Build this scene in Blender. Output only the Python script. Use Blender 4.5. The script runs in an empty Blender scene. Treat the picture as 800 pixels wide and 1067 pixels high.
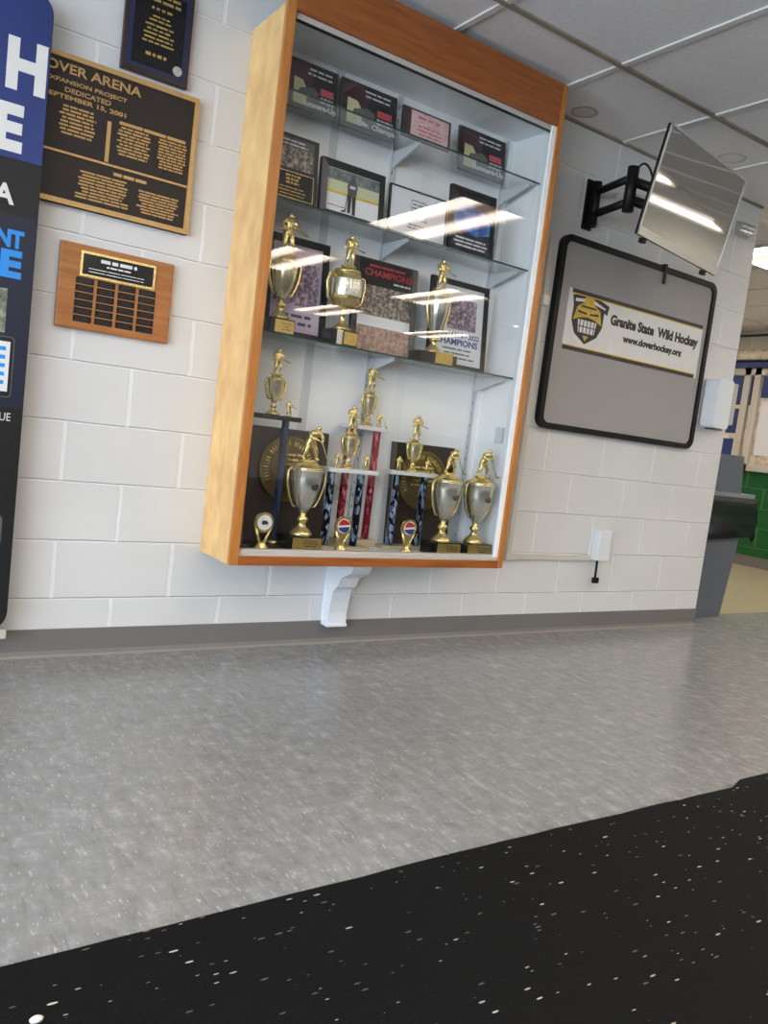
import bpy, bmesh, math, random
from mathutils import Vector, Matrix
random.seed(7)
PI = math.pi
SC = bpy.context.scene
COL = SC.collection

# ------------------------------------------------------------------ materials
MATS = {}


def nodes(name):
    m = bpy.data.materials.new(name)
    m.use_nodes = True
    nt = m.node_tree
    b = nt.nodes['Principled BSDF']
    MATS[name] = m
    return m, nt, b


def lin(c):
    return tuple(((x / 255) / 12.92 if x / 255 <= .04045 else ((x / 255 + .055) / 1.055) ** 2.4) for x in c)


def mat(name, rgb, rough=.5, metal=0., spec=None, var=0., scale=30., bump=0., stretch=(1, 1, 1), emit=None, estr=0.):
    """plain or mottled material; rgb are sRGB 0-255 values"""
    m, nt, b = nodes(name)
    c = lin(rgb)
    b.inputs['Base Color'].default_value = (*c, 1)
    b.inputs['Roughness'].default_value = rough
    b.inputs['Metallic'].default_value = metal
    if spec is not None:
        b.inputs['Specular IOR Level'].default_value = spec
    if emit:
        b.inputs['Emission Color'].default_value = (*emit, 1)
        b.inputs['Emission Strength'].default_value = estr
    if var or bump:
        tc = nt.nodes.new('ShaderNodeTexCoord')
        mp = nt.nodes.new('ShaderNodeMapping')
        mp.inputs['Scale'].default_value = stretch
        nz = nt.nodes.new('ShaderNodeTexNoise')
        nz.inputs['Scale'].default_value = scale
        nz.inputs['Detail'].default_value = 5
        nt.links.new(tc.outputs['Object'], mp.inputs['Vector'])
        nt.links.new(mp.outputs['Vector'], nz.inputs['Vector'])
        if var:
            r = nt.nodes.new('ShaderNodeValToRGB')
            r.color_ramp.elements[0].position = .3
            r.color_ramp.elements[1].position = .7
            r.color_ramp.elements[0].color = (*[x * (1 - var) for x in c], 1)
            r.color_ramp.elements[1].color = (*[min(1, x * (1 + var)) for x in c], 1)
            nt.links.new(nz.outputs['Fac'], r.inputs['Fac'])
            nt.links.new(r.outputs['Color'], b.inputs['Base Color'])
        if bump:
            bp = nt.nodes.new('ShaderNodeBump')
            bp.inputs['Strength'].default_value = bump
            bp.inputs['Distance'].default_value = .004
            nt.links.new(nz.outputs['Fac'], bp.inputs['Height'])
            nt.links.new(bp.outputs['Normal'], b.inputs['Normal'])
    return m


def ramp(nt, fac, stops, interp='LINEAR'):
    r = nt.nodes.new('ShaderNodeValToRGB')
    r.color_ramp.interpolation = interp
    e = r.color_ramp.elements
    while len(e) < len(stops):
        e.new(.5)
    for k, (p, c) in enumerate(stops):
        e[k].position = p
        e[k].color = (*lin(c), 1)
    nt.links.new(fac, r.inputs['Fac'])
    return r.outputs['Color']


def mixc(nt, fac, a, b):
    n = nt.nodes.new('ShaderNodeMix')
    n.data_type = 'RGBA'
    for s, v in ((n.inputs[0], fac), (n.inputs[6], a), (n.inputs[7], b)):
        if hasattr(v, 'is_linked') or hasattr(v, 'node'):
            nt.links.new(v, s)
        elif isinstance(v, (int, float)):
            s.default_value = v
        else:
            s.default_value = (*lin(v), 1)
    return n.outputs[2]


def math_n(nt, op, a, b=None):
    n = nt.nodes.new('ShaderNodeMath')
    n.operation = op
    for k, v in enumerate((a, b)):
        if v is None:
            continue
        if isinstance(v, (int, float)):
            n.inputs[k].default_value = v
        else:
            nt.links.new(v, n.inputs[k])
    return n.outputs[0]


def coords(nt, scale=(1, 1, 1), loc=(0, 0, 0), rot=(0, 0, 0)):
    tc = nt.nodes.new('ShaderNodeTexCoord')
    mp = nt.nodes.new('ShaderNodeMapping')
    mp.inputs['Scale'].default_value = scale
    mp.inputs['Location'].default_value = loc
    mp.inputs['Rotation'].default_value = rot
    nt.links.new(tc.outputs['Object'], mp.inputs['Vector'])
    return mp.outputs['Vector']


def noise(nt, vec, scale, detail=4, rough=.5):
    n = nt.nodes.new('ShaderNodeTexNoise')
    n.inputs['Scale'].default_value = scale
    n.inputs['Detail'].default_value = detail
    n.inputs['Roughness'].default_value = rough
    nt.links.new(vec, n.inputs['Vector'])
    return n.outputs['Fac']


def block_wall(name, rgb, axis='x', low=None, zpaint=.98):
    """painted concrete block, 16 x 8 inch, on a wall that runs along x or along y"""
    m, nt, b = nodes(name)
    tc = nt.nodes.new('ShaderNodeTexCoord')
    sp = nt.nodes.new('ShaderNodeSeparateXYZ')
    nt.links.new(tc.outputs['Object'], sp.inputs[0])
    nz = noise(nt, tc.outputs['Object'], 2.2, 3)
    nf = noise(nt, tc.outputs['Object'], 140, 3)
    wob = math_n(nt, 'MULTIPLY', math_n(nt, 'SUBTRACT', noise(nt, tc.outputs['Object'], 9, 3), .5), .006)
    v = math_n(nt, 'ADD', math_n(nt, 'ADD', sp.outputs[2], .0030), wob)
    row = math_n(nt, 'FLOOR', math_n(nt, 'DIVIDE', v, .2032))
    u = math_n(nt, 'ADD', sp.outputs[0 if axis == 'x' else 1], math_n(nt, 'MULTIPLY', math_n(nt, 'MODULO', row, 2.0), .2032))
    u = math_n(nt, 'ADD', math_n(nt, 'ADD', u, 40.64 + .007), wob)
    fv = math_n(nt, 'MODULO', v, .2032)
    fu = math_n(nt, 'MODULO', u, .4064)

    def joint(f, w):
        d = math_n(nt, 'ABSOLUTE', math_n(nt, 'SUBTRACT', f, w / 2))
        r = nt.nodes.new('ShaderNodeMapRange')
        r.interpolation_type = 'SMOOTHSTEP'
        r.inputs['From Min'].default_value = w / 2 + .0022
        r.inputs['From Max'].default_value = w / 2 - .0012
        nt.links.new(d, r.inputs['Value'])
        return r.outputs[0]
    jh, jv = joint(fv, .006), joint(fu, .014)
    c = tuple(rgb)
    base = ramp(nt, nz, [(.3, tuple(x * .965 for x in c)), (.7, c)])
    if low is not None:
        gt = math_n(nt, 'GREATER_THAN', sp.outputs[2], zpaint)
        base = mixc(nt, gt, low, base)
    jm = math_n(nt, 'MAXIMUM', math_n(nt, 'MULTIPLY', jh, .55), math_n(nt, 'MULTIPLY', jv, .42))
    if low is not None:
        jm = math_n(nt, 'MULTIPLY', jm, math_n(nt, 'ADD', math_n(nt, 'MULTIPLY', gt, .75), .15))
    cc = mixc(nt, jm, base, (250, 249, 248))
    nt.links.new(cc, b.inputs['Base Color'])
    b.inputs['Roughness'].default_value = .42
    h = math_n(nt, 'ADD', math_n(nt, 'MAXIMUM', jh, math_n(nt, 'MULTIPLY', jv, .6)), 0.0)
    h = math_n(nt, 'ADD', math_n(nt, 'MULTIPLY', h, -1.0), math_n(nt, 'MULTIPLY', nf, .08))
    bp = nt.nodes.new('ShaderNodeBump')
    bp.inputs['Strength'].default_value = .9
    bp.inputs['Distance'].default_value = .006
    nt.links.new(h, bp.inputs['Height'])
    nt.links.new(bp.outputs['Normal'], b.inputs['Normal'])
    return m


def wood(name, a, bcol, c3, axis='z', rough=.35, scale=5., blotch=0.):
    m, nt, b = nodes(name)
    s = {'z': (14, 14, 1.2), 'x': (1.2, 14, 14), 'y': (14, 1.2, 14)}[axis]
    v = coords(nt, s)
    n1 = noise(nt, v, scale, 6, .6)
    col = ramp(nt, n1, [(.25, a), (.5, bcol), (.75, c3)])
    if blotch:
        v2 = coords(nt, (6, 6, 4))
        n2 = noise(nt, v2, 2.2, 3)
        col = mixc(nt, math_n(nt, 'MULTIPLY', math_n(nt, 'SUBTRACT', n2, .35), blotch), col, tuple(min(255, x * 1.2) for x in c3))
    nt.links.new(col, b.inputs['Base Color'])
    b.inputs['Roughness'].default_value = rough
    return m


def glass(name, tint, ior=1.5):
    """clear sheet glass: straight-through transparency with a Fresnel mirror; same reflectance from both sides"""
    m = bpy.data.materials.new(name)
    m.use_nodes = True
    nt = m.node_tree
    nt.nodes.clear()
    out = nt.nodes.new('ShaderNodeOutputMaterial')
    mx = nt.nodes.new('ShaderNodeMixShader')
    tr = nt.nodes.new('ShaderNodeBsdfTransparent')
    tr.inputs[0].default_value = (*tint, 1)
    gl = nt.nodes.new('ShaderNodeBsdfGlossy')
    gl.inputs['Roughness'].default_value = .0
    fr = nt.nodes.new('ShaderNodeFresnel')
    ge = nt.nodes.new('ShaderNodeNewGeometry')
    bf = ge.outputs['Backfacing']
    v = math_n(nt, 'ADD', math_n(nt, 'MULTIPLY', bf, 1 / ior - ior), ior)
    nt.links.new(v, fr.inputs['IOR'])
    nt.links.new(fr.outputs[0], mx.inputs[0])
    nt.links.new(tr.outputs[0], mx.inputs[1])
    nt.links.new(gl.outputs[0], mx.inputs[2])
    nt.links.new(mx.outputs[0], out.inputs[0])
    MATS[name] = m
    return m


def foil(name, dark, light, scale=120., rough=.25, metal=.6, thr=.58):
    m, nt, b = nodes(name)
    v = coords(nt, (1, 1, .45))
    vo = nt.nodes.new('ShaderNodeTexVoronoi')
    vo.inputs['Scale'].default_value = scale
    nt.links.new(v, vo.inputs['Vector'])
    sp = nt.nodes.new('ShaderNodeSeparateColor')
    nt.links.new(vo.outputs['Color'], sp.inputs[0])
    col = ramp(nt, sp.outputs[0], [(0, dark), (thr, dark), (thr + .2, light), (1, tuple(min(255, x * 1.3) for x in light))])
    nt.links.new(col, b.inputs['Base Color'])
    b.inputs['Roughness'].default_value = rough
    b.inputs['Metallic'].default_value = metal
    return m


def photo(name, stops, scale=25., stretch=(1, 1, 1), rough=.4):
    m, nt, b = nodes(name)
    v = coords(nt, stretch)
    n = noise(nt, v, scale, 6, .7)
    nt.links.new(ramp(nt, n, stops), b.inputs['Base Color'])
    b.inputs['Roughness'].default_value = rough
    return m


block_wall('block_paint', (222, 221, 221))
block_wall('block_paint_end', (222, 216, 204), 'y')
block_wall('block_paint_green', (222, 214, 196), 'y', low=(10, 88, 38))
wood('oak_frame', (166, 100, 44), (186, 118, 54), (202, 134, 68), 'z', .32)
wood('oak_rail', (134, 72, 32), (156, 88, 40), (170, 102, 50), 'x', .32)
wood('maple_veneer', (214, 164, 104), (220, 172, 112), (226, 180, 120), 'z', .35, 1.2, 1.5)  # blotchy cabinet wood; the window light is put into its paler tone
wood('plaque_oak', (150, 92, 46), (170, 108, 56), (184, 124, 70), 'x', .35)
wood('dark_walnut', (34, 22, 18), (48, 32, 26), (62, 42, 34), 'x', .4)
mat('case_white', (248, 249, 250), .5)
mat('standard_white', (214, 218, 222), .35, 0)
mat('track_beige', (196, 190, 182), .45)
mat('dark_track', (30, 28, 28), .5)
mat('black', (11, 11, 12), .5, spec=.3)
mat('black_gloss', (12, 12, 14), .18)
mat('dark_grey', (52, 52, 54), .5)
mat('frame_grey', (96, 92, 88), .4)
mat('white', (232, 232, 230), .5)
mat('white_plastic', (226, 230, 236), .35)
mat('corbel_paint', (228, 232, 240), .45, var=.03, scale=12)
mat('gold', (232, 208, 142), .27, .85)
mat('pale_gold', (230, 218, 178), .24, .85)
mat('silver', (216, 214, 204), .2, .85)
mat('gold_plate', (196, 170, 100), .35, .85, var=.1, scale=60)
mat('bronze_gold', (190, 156, 104), .45, .7, var=.06, scale=50)
mat('plaque_brown', (38, 30, 27), .5, .2, var=.08, scale=40)
mat('medal_gold', (122, 102, 58), .45, .7, var=.12, scale=40)
mat('baseboard_vinyl', (114, 110, 108), .5, var=.04, scale=4)
mat('baseboard_toe', (136, 128, 122), .5)
mat('marble_white', (226, 226, 226), .3, var=.04, scale=40)
mat('marble_beige', (186, 172, 140), .35, var=.08, scale=40)
foil('foil_blue', (18, 20, 30), (140, 160, 190), 90)
foil('foil_red', (150, 14, 40), (236, 130, 150), thr=.66)
mat('foil_steel', (66, 84, 120), .22, .8, var=.35, scale=40, stretch=(1, 1, .3))
mat('logo_red', (190, 40, 48), .4)
mat('logo_blue', (40, 60, 130), .4)
mat('red_text', (178, 26, 44), .45)
mat('pink_red', (205, 70, 84), .45)
mat('maroon', (64, 22, 32), .45)
mat('cream_shape', (212, 206, 160), .5)
mat('navy', (24, 34, 74), .4)
mat('blue_dark', (14, 20, 44), .4)
mat('banner_blue', (34, 56, 122), .42, var=.25, scale=2.2)
mat('banner_black', (13, 14, 18), .45)
mat('banner_navy', (22, 28, 50), .42)
mat('sky_blue', (40, 140, 226), .45)
mat('yellow', (226, 182, 48), .5)
mat('logo_yellow', (206, 172, 60), .5, var=.2, scale=60)
mat('vinyl_white', (226, 224, 221), .45, var=.03, scale=14)
mat('ink_grey', (84, 82, 82), .5)
mat('ink_dark', (44, 42, 42), .5)
mat('fabric_grey', (166, 161, 158), .9, var=.06, scale=300, bump=.3)
mat('bin_grey', (92, 98, 108), .5, var=.04, scale=6)
mat('bin_rim', (132, 136, 142), .5)
mat('bag_black', (14, 14, 16), .3, bump=.9, scale=18)
mat('steel', (170, 170, 172), .3, .9)
mat('bezel_silver', (196, 194, 190), .3, .5)
mat('raceway', (206, 202, 195), .5)
mat('lilac', (188, 172, 192), .5)
mat('paper', (224, 226, 230), .5)
mat('paper_blue', (36, 58, 118), .5)
mat('cert_white', (228, 230, 238), .45)
mat('ice', (232, 234, 236), .4)
mat('board_yellowish', (206, 208, 170), .45)
photo('crowd', [(.3, (62, 72, 72)), (.5, (110, 120, 118)), (.7, (160, 166, 156))], 40)
photo('team_photo', [(.3, (40, 34, 32)), (.48, (104, 92, 82)), (.6, (190, 180, 166)), (.75, (230, 226, 220))], 60)
photo('team_purple', [(.3, (40, 34, 44)), (.48, (116, 92, 112)), (.58, (196, 176, 196)), (.75, (222, 210, 224))], 60)
photo('pink_grid', [(.35, (214, 150, 156)), (.5, (222, 186, 188)), (.65, (232, 212, 212))], 40, (1, 1, 3))
photo('blue_glow', [(.3, (10, 14, 40)), (.45, (24, 70, 160)), (.6, (70, 150, 220)), (.72, (190, 225, 245))], 14, (1, 1, 2.5))
photo('skin_row', [(.35, (120, 84, 74)), (.5, (176, 140, 124)), (.65, (206, 180, 164))], 50)
photo('snack_photo', [(.3, (60, 70, 62)), (.5, (120, 128, 112)), (.7, (186, 190, 176))], 30)
photo('jumble', [(.3, (120, 104, 88)), (.45, (206, 192, 172)), (.65, (240, 232, 220))], 9)
mat('lens_trim', (206, 204, 200), .5)
mat('pan_tan', (150, 120, 86), .4)
mat('tube_light', (255, 250, 240), .5, emit=(1., .93, .82), estr=34.)
m, nt, b = nodes('diffuser')
tc = nt.nodes.new('ShaderNodeTexCoord')
sp = nt.nodes.new('ShaderNodeSeparateXYZ')
nt.links.new(tc.outputs['Object'], sp.inputs[0])
# two tubes behind a prismatic lens: bright over each tube, dimmer between them
dx = math_n(nt, 'ABSOLUTE', math_n(nt, 'SUBTRACT', math_n(nt, 'ABSOLUTE', sp.outputs[0]), .17))
r = nt.nodes.new('ShaderNodeMapRange')
r.interpolation_type = 'SMOOTHSTEP'
for k_, v_ in (('From Min', .135), ('From Max', .03), ('To Min', 0), ('To Max', 1)):
    r.inputs[k_].default_value = v_
nt.links.new(dx, r.inputs['Value'])
nt.links.new(math_n(nt, 'ADD', math_n(nt, 'MULTIPLY', r.outputs[0], 12.0), 1.5), b.inputs['Emission Strength'])
nt.links.new(mixc(nt, r.outputs[0], (255, 214, 172), (255, 246, 232)), b.inputs['Emission Color'])
b.inputs['Base Color'].default_value = (.6, .55, .48, 1)
mat('window_frame', (70, 70, 72), .4, .5)
glass('door_glass', (.995, .998, .997))
glass('shelf_glass', (.965, .985, .977))
glass('window_glass', (.97, .98, .98))
glass('clear_plastic', (.86, .88, .9))
mat('glass_edge', (40, 74, 66), .15)

# television screen: dark glossy panel
m, nt, b = nodes('screen')
b.inputs['Base Color'].default_value = (.10, .095, .09, 1)
b.inputs['Roughness'].default_value = .05
b.inputs['IOR'].default_value = 4.6
b.inputs['Specular IOR Level'].default_value = .5

# vinyl floor: grey with drawn-out marbling and pale and dark chips
m, nt, b = nodes('floor_vinyl')
v0 = coords(nt, (1, 1, 1), rot=(0, 0, .5))
v1 = coords(nt, (34, 11, 1), rot=(0, 0, .28))
v2 = coords(nt, (12, 26, 1), rot=(0, 0, .2))
big = noise(nt, v0, 1.3, 3)
s1 = noise(nt, v1, 1.0, 6, .7)
s2 = noise(nt, v2, 1.0, 6, .7)
col = ramp(nt, math_n(nt, 'ADD', math_n(nt, 'MULTIPLY', s1, .6), math_n(nt, 'MULTIPLY', s2, .4)), [(.32, (106, 106, 107)), (.44, (133, 133, 134)), (.54, (145, 145, 146)), (.67, (184, 184, 185))])
col = mixc(nt, math_n(nt, 'MULTIPLY', big, .4), col, (132, 131, 130))
fl = noise(nt, coords(nt, (150, 34, 1), rot=(0, 0, .3)), 1.0, 3)
col = mixc(nt, math_n(nt, 'MULTIPLY', math_n(nt, 'GREATER_THAN', fl, .655), .5), col, (206, 206, 206))
sc_ = noise(nt, coords(nt, (60, 7, 1), rot=(0, 0, .5)), .8, 2)
col = mixc(nt, math_n(nt, 'MULTIPLY', math_n(nt, 'GREATER_THAN', sc_, .67), .26), col, (104, 100, 96))
nt.links.new(col, b.inputs['Base Color'])
rr = nt.nodes.new('ShaderNodeMapRange')
rr.inputs['To Min'].default_value = .17
rr.inputs['To Max'].default_value = .30
nt.links.new(s1, rr.inputs['Value'])
nt.links.new(rr.outputs[0], b.inputs['Roughness'])
bp = nt.nodes.new('ShaderNodeBump')
bp.inputs['Strength'].default_value = .12
bp.inputs['Distance'].default_value = .003
nt.links.new(noise(nt, v0, 9, 3), bp.inputs['Height'])
nt.links.new(bp.outputs['Normal'], b.inputs['Normal'])

mat('hall_vinyl', (176, 166, 142), .25, var=.06, scale=14)  # tan tone for the floor past the wall end

# black rubber matting with pale flecks
m, nt, b = nodes('rubber')
vo = nt.nodes.new('ShaderNodeTexVoronoi')
vo.inputs['Scale'].default_value = 1
vv = coords(nt, (30, 115, 1))
nt.links.new(vv, vo.inputs['Vector'])
sp = nt.nodes.new('ShaderNodeSeparateColor')
nt.links.new(vo.outputs['Color'], sp.inputs[0])
pick = math_n(nt, 'GREATER_THAN', sp.outputs[0], .52)
near = math_n(nt, 'LESS_THAN', vo.outputs['Distance'], math_n(nt, 'MULTIPLY', sp.outputs[1], .25))
fle = math_n(nt, 'MULTIPLY', pick, near)
base = ramp(nt, noise(nt, coords(nt, (1, 1, 1)), 130, 3), [(.3, (6, 6, 7)), (.7, (17, 17, 18))])
flc = ramp(nt, sp.outputs[2], [(0, (98, 94, 88)), (.6, (140, 138, 132)), (.9, (196, 188, 170))])
nt.links.new(mixc(nt, fle, base, flc), b.inputs['Base Color'])
b.inputs['Roughness'].default_value = .78
b.inputs['Specular IOR Level'].default_value = .16
bp = nt.nodes.new('ShaderNodeBump')
bp.inputs['Strength'].default_value = .5
bp.inputs['Distance'].default_value = .002
nt.links.new(noise(nt, coords(nt, (1, 1, 1)), 260, 2), bp.inputs['Height'])
nt.links.new(bp.outputs['Normal'], b.inputs['Normal'])

# ceiling tile with fissures and two brown water stains
m, nt, b = nodes('ceiling_tile')
tc = nt.nodes.new('ShaderNodeTexCoord')
P = tc.outputs['Object']
col = ramp(nt, noise(nt, P, 90, 3), [(.3, (232, 230, 232)), (.7, (243, 241, 243))])
wob = noise(nt, P, 14, 3)
for (sx, sy, r) in ((1.866, -.097, .062), (2.709, -.286, .07)):
    d = nt.nodes.new('ShaderNodeVectorMath')
    d.operation = 'DISTANCE'
    nt.links.new(P, d.inputs[0])
    d.inputs[1].default_value = (sx, sy, 2.44)
    dd = math_n(nt, 'ADD', d.outputs['Value'], math_n(nt, 'MULTIPLY', math_n(nt, 'SUBTRACT', wob, .5), .03))
    mask = math_n(nt, 'LESS_THAN', dd, r)
    ring = math_n(nt, 'ADD', math_n(nt, 'MULTIPLY', math_n(nt, 'GREATER_THAN', dd, r * .78), .35), .28 if sx < 2 else .06)
    col = mixc(nt, math_n(nt, 'MULTIPLY', mask, ring), col, (138, 112, 74))
nt.links.new(col, b.inputs['Base Color'])
b.inputs['Roughness'].default_value = .85
bp = nt.nodes.new('ShaderNodeBump')
bp.inputs['Strength'].default_value = .25
bp.inputs['Distance'].default_value = .003
nt.links.new(noise(nt, P, 120, 4, .7), bp.inputs['Height'])
nt.links.new(bp.outputs['Normal'], b.inputs['Normal'])
mat('grid_white', (222, 220, 216), .5)
mat('grid_dirty', (146, 134, 116), .6, var=.2, scale=6)

# ------------------------------------------------------------------ mesh helpers
OFF = {}


def off(o):
    return OFF.get(o.name, Vector((0, 0, 0)))


class MB:
    """collects shapes, with a current material, and links them as one mesh object"""

    def __init__(self, m='white'):
        self.bm = bmesh.new()
        self.slots = []
        self.use(m)
        self.smooth_from = None

    def use(self, m):
        if m not in self.slots:
            self.slots.append(m)
        self.mi = self.slots.index(m)
        return self

    def _faces(self, vs, fs, smooth=False, M=None):
        bv = [self.bm.verts.new(M @ Vector(v) if M is not None else v) for v in vs]
        for f in fs:
            try:
                fc = self.bm.faces.new([bv[i] for i in f])
                fc.material_index = self.mi
                fc.smooth = smooth
            except ValueError:
                pass

    def box(self, x0, x1, y0, y1, z0, z1, bev=0., M=None):
        if bev:
            t = bmesh.new()
            bmesh.ops.create_cube(t, size=1)
            for v in t.verts:
                v.co = Vector(((x0 + x1) / 2 + v.co.x * (x1 - x0), (y0 + y1) / 2 + v.co.y * (y1 - y0), (z0 + z1) / 2 + v.co.z * (z1 - z0)))
            bmesh.ops.bevel(t, geom=t.edges[:], offset=bev, segments=2, affect='EDGES', profile=.6)
            t.verts.index_update()
            self._faces([v.co.copy() for v in t.verts], [[v.index for v in f.verts] for f in t.faces], False, M)
            t.free()
            return self
        vs = [(x, y, z) for x in (x0, x1) for y in (y0, y1) for z in (z0, z1)]
        self._faces(vs, [(0, 1, 3, 2), (4, 6, 7, 5), (0, 4, 5, 1), (2, 3, 7, 6), (0, 2, 6, 4), (1, 5, 7, 3)], False, M)
        return self

    def lathe(self, prof, c=(0, 0, 0), n=24, sx=1., sy=1., smooth=True, M=None, cap=True):
        """prof: (r, z) list from bottom to top, spun round z"""
        vs, fs = [], []
        k = len(prof)
        for i in range(n):
            a = 2 * PI * i / n
            for (r, z) in prof:
                vs.append((c[0] + r * math.cos(a) * sx, c[1] + r * math.sin(a) * sy, c[2] + z))
        for i in range(n):
            j = (i + 1) % n
            for q in range(k - 1):
                fs.append((i * k + q, j * k + q, j * k + q + 1, i * k + q + 1))
        if cap:
            if prof[0][0] > 1e-6:
                fs.append([i * k for i in reversed(range(n))])
            if prof[-1][0] > 1e-6:
                fs.append([i * k + k - 1 for i in range(n)])
        self._faces(vs, fs, smooth, M)
        return self

    def tube(self, pts, r, n=8, closed=False, M=None, flat=1.):
        pts = [Vector(p) for p in pts]
        rs = r if isinstance(r, (list, tuple)) else [r] * len(pts)
        vs, fs = [], []
        up = Vector((0, 0, 1))
        prev = None
        k = len(pts)
        for i, p in enumerate(pts):
            a = pts[(i - 1) % k] if (closed or i > 0) else p
            b = pts[(i + 1) % k] if (closed or i < k - 1) else p
            d = (b - a).normalized()
            if prev is None:
                s = d.cross(up)
                if s.length < 1e-3:
                    s = d.cross(Vector((1, 0, 0)))
            else:
                s = prev - d * prev.dot(d)
            s.normalize()
            prev = s
            t = d.cross(s)
            for j in range(n):
                an = 2 * PI * j / n
                vs.append(p + s * math.cos(an) * rs[i] + t * math.sin(an) * rs[i] * flat)
        for i in range(k if closed else k - 1):
            for j in range(n):
                i2, j2 = (i + 1) % k, (j + 1) % n
                fs.append((i * n + j, i * n + j2, i2 * n + j2, i2 * n + j))
        if not closed:
            fs.append(list(reversed(range(n))))
            fs.append([(k - 1) * n + j for j in range(n)])
        self._faces(vs, fs, True, M)
        return self

    def prism(self, poly, a0, a1, axis='y', M=None, smooth=False):
        """poly of 2-D points swept between a0 and a1 along an axis (y: x,z points; x: y,z points; z: x,y points)"""
        def pt(p, a):
            return {'y': (p[0], a, p[1]), 'x': (a, p[0], p[1]), 'z': (p[0], p[1], a)}[axis]
        k = len(poly)
        vs = [pt(p, a0) for p in poly] + [pt(p, a1) for p in poly]
        fs = [tuple(range(k)), tuple(reversed(range(k, 2 * k)))]
        side = [(i, i + k, (i + 1) % k + k, (i + 1) % k) for i in range(k)]
        self._faces(vs, fs + side, smooth, M)
        return self

    def ring(self, outer, inner, y0, y1, M=None):
        """a closed frame between two outlines of equal length (x,z), front at y0"""
        k = len(outer)
        vs = [(p[0], y0, p[1]) for p in outer] + [(p[0], y0, p[1]) for p in inner] + [(p[0], y1, p[1]) for p in outer] + [(p[0], y1, p[1]) for p in inner]
        fs = []
        for i in range(k):
            j = (i + 1) % k
            fs += [(i, j, k + j, k + i), (2 * k + i, 3 * k + i, 3 * k + j, 2 * k + j), (i, 2 * k + i, 2 * k + j, j), (k + i, k + j, 3 * k + j, 3 * k + i)]
        self._faces(vs, fs, False, M)
        return self

    def frame(self, x0, x1, z0, z1, w, y0, y1, M=None):
        return self.ring([(x0, z0), (x1, z0), (x1, z1), (x0, z1)], [(x0 + w, z0 + w), (x1 - w, z0 + w), (x1 - w, z1 - w), (x0 + w, z1 - w)], y0, y1, M)

    def quad(self, x0, x1, z0, z1, y, t=.0006, M=None):
        return self.box(x0, x1, y - t, y, z0, z1, 0, M)

    def disc(self, cx, cz, r, y0, y1, n=28, sx=1., M=None):
        return self.prism([(cx + r * sx * math.cos(2 * PI * i / n), cz + r * math.sin(2 * PI * i / n)) for i in range(n)], y0, y1, 'y', M)

    def text(self, s, x0, x1, z0, z1, y, t=.001, bold=0., M=None, shear=0.):
        vs, fs = text_geo(s, bold)
        lo = [min(v[i] for v in vs) for i in (0, 1)]
        hi = [max(v[i] for v in vs) for i in (0, 1)]
        out = [(x0 + (v[0] - lo[0]) / (hi[0] - lo[0]) * (x1 - x0), y - (t if v[2] > 0 else 0), z0 + (v[1] - lo[1]) / (hi[1] - lo[1]) * (z1 - z0)) for v in vs]
        self._faces(out, fs, False, M)
        return self

    def lines(self, x0, x1, z0, z1, n, y, t=.0008, align='c', fill=.55, seed=1, lo=.6):
        """rows of word-length dashes: lettering too small to read"""
        rnd = random.Random(seed)
        h = (z1 - z0) / n
        for i in range(n):
            w = (x1 - x0) * rnd.uniform(lo, 1)
            a = x0 if align == 'l' else (x0 + x1 - w) / 2
            zc = z1 - (i + .5) * h
            x = a
            while x < a + w - .002:
                wl = min(rnd.uniform(.012, .04) * max(.35, (x1 - x0) / .12), a + w - x)
                self.box(x, x + wl, y - t, y, zc - h * fill / 2, zc + h * fill / 2)
                x += wl + h * .35
        return self

    def build(self, name, parent=None, local=False, at=None):
        """local: points already are in the parent's own frame"""
        bmesh.ops.recalc_face_normals(self.bm, faces=self.bm.faces[:])
        me = bpy.data.meshes.new(name)
        self.bm.to_mesh(me)
        self.bm.free()
        for s in self.slots:
            me.materials.append(MATS[s])
        o = bpy.data.objects.new(name, me)
        COL.objects.link(o)
        if parent is not None:
            o.parent = parent
            if not local:
                d = off(parent)
                for v in me.vertices:
                    v.co -= d
            OFF[o.name] = off(parent)
        elif at is not None:
            d = Vector(at)
            for v in me.vertices:
                v.co -= d
            o.location = d
            OFF[o.name] = d
        return o


_TX = {}


def text_geo(s, bold=0.):
    k = (s, bold)
    if k not in _TX:
        cu = bpy.data.curves.new('lettering', 'FONT')
        cu.body = s
        cu.extrude = .05
        cu.offset = bold
        cu.resolution_u = 3
        o = bpy.data.objects.new('lettering', cu)
        COL.objects.link(o)
        dg = bpy.context.evaluated_depsgraph_get()
        me = o.evaluated_get(dg).to_mesh()
        _TX[k] = ([tuple(v.co) for v in me.vertices], [tuple(p.vertices) for p in me.polygons])
        o.evaluated_get(dg).to_mesh_clear()
        bpy.data.objects.remove(o)
        bpy.data.curves.remove(cu)
    return _TX[k]


def tag(o, label, cat, group=None):
    o['label'] = label
    o['category'] = cat
    if group:
        o['group'] = group
    return o


def thing(name, label, cat, loc=(0, 0, 0), rot=(0, 0, 0), group=None):
    o = bpy.data.objects.new(name, None)
    o.empty_display_size = .05
    COL.objects.link(o)
    o.location = loc
    o.rotation_euler = rot
    OFF[o.name] = Vector(loc)
    return tag(o, label, cat, group)


def copy_tree(o, parent=None):
    c = o.copy()
    COL.objects.link(c)
    if parent is not None:
        c.parent = parent
    OFF[c.name] = off(o)
    for ch in list(o.children):
        copy_tree(ch, c)
    return c


def struct(mb, name, parent=None):
    o = mb.build(name, parent)
    if parent is None:
        o['kind'] = 'structure'
    return o


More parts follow.
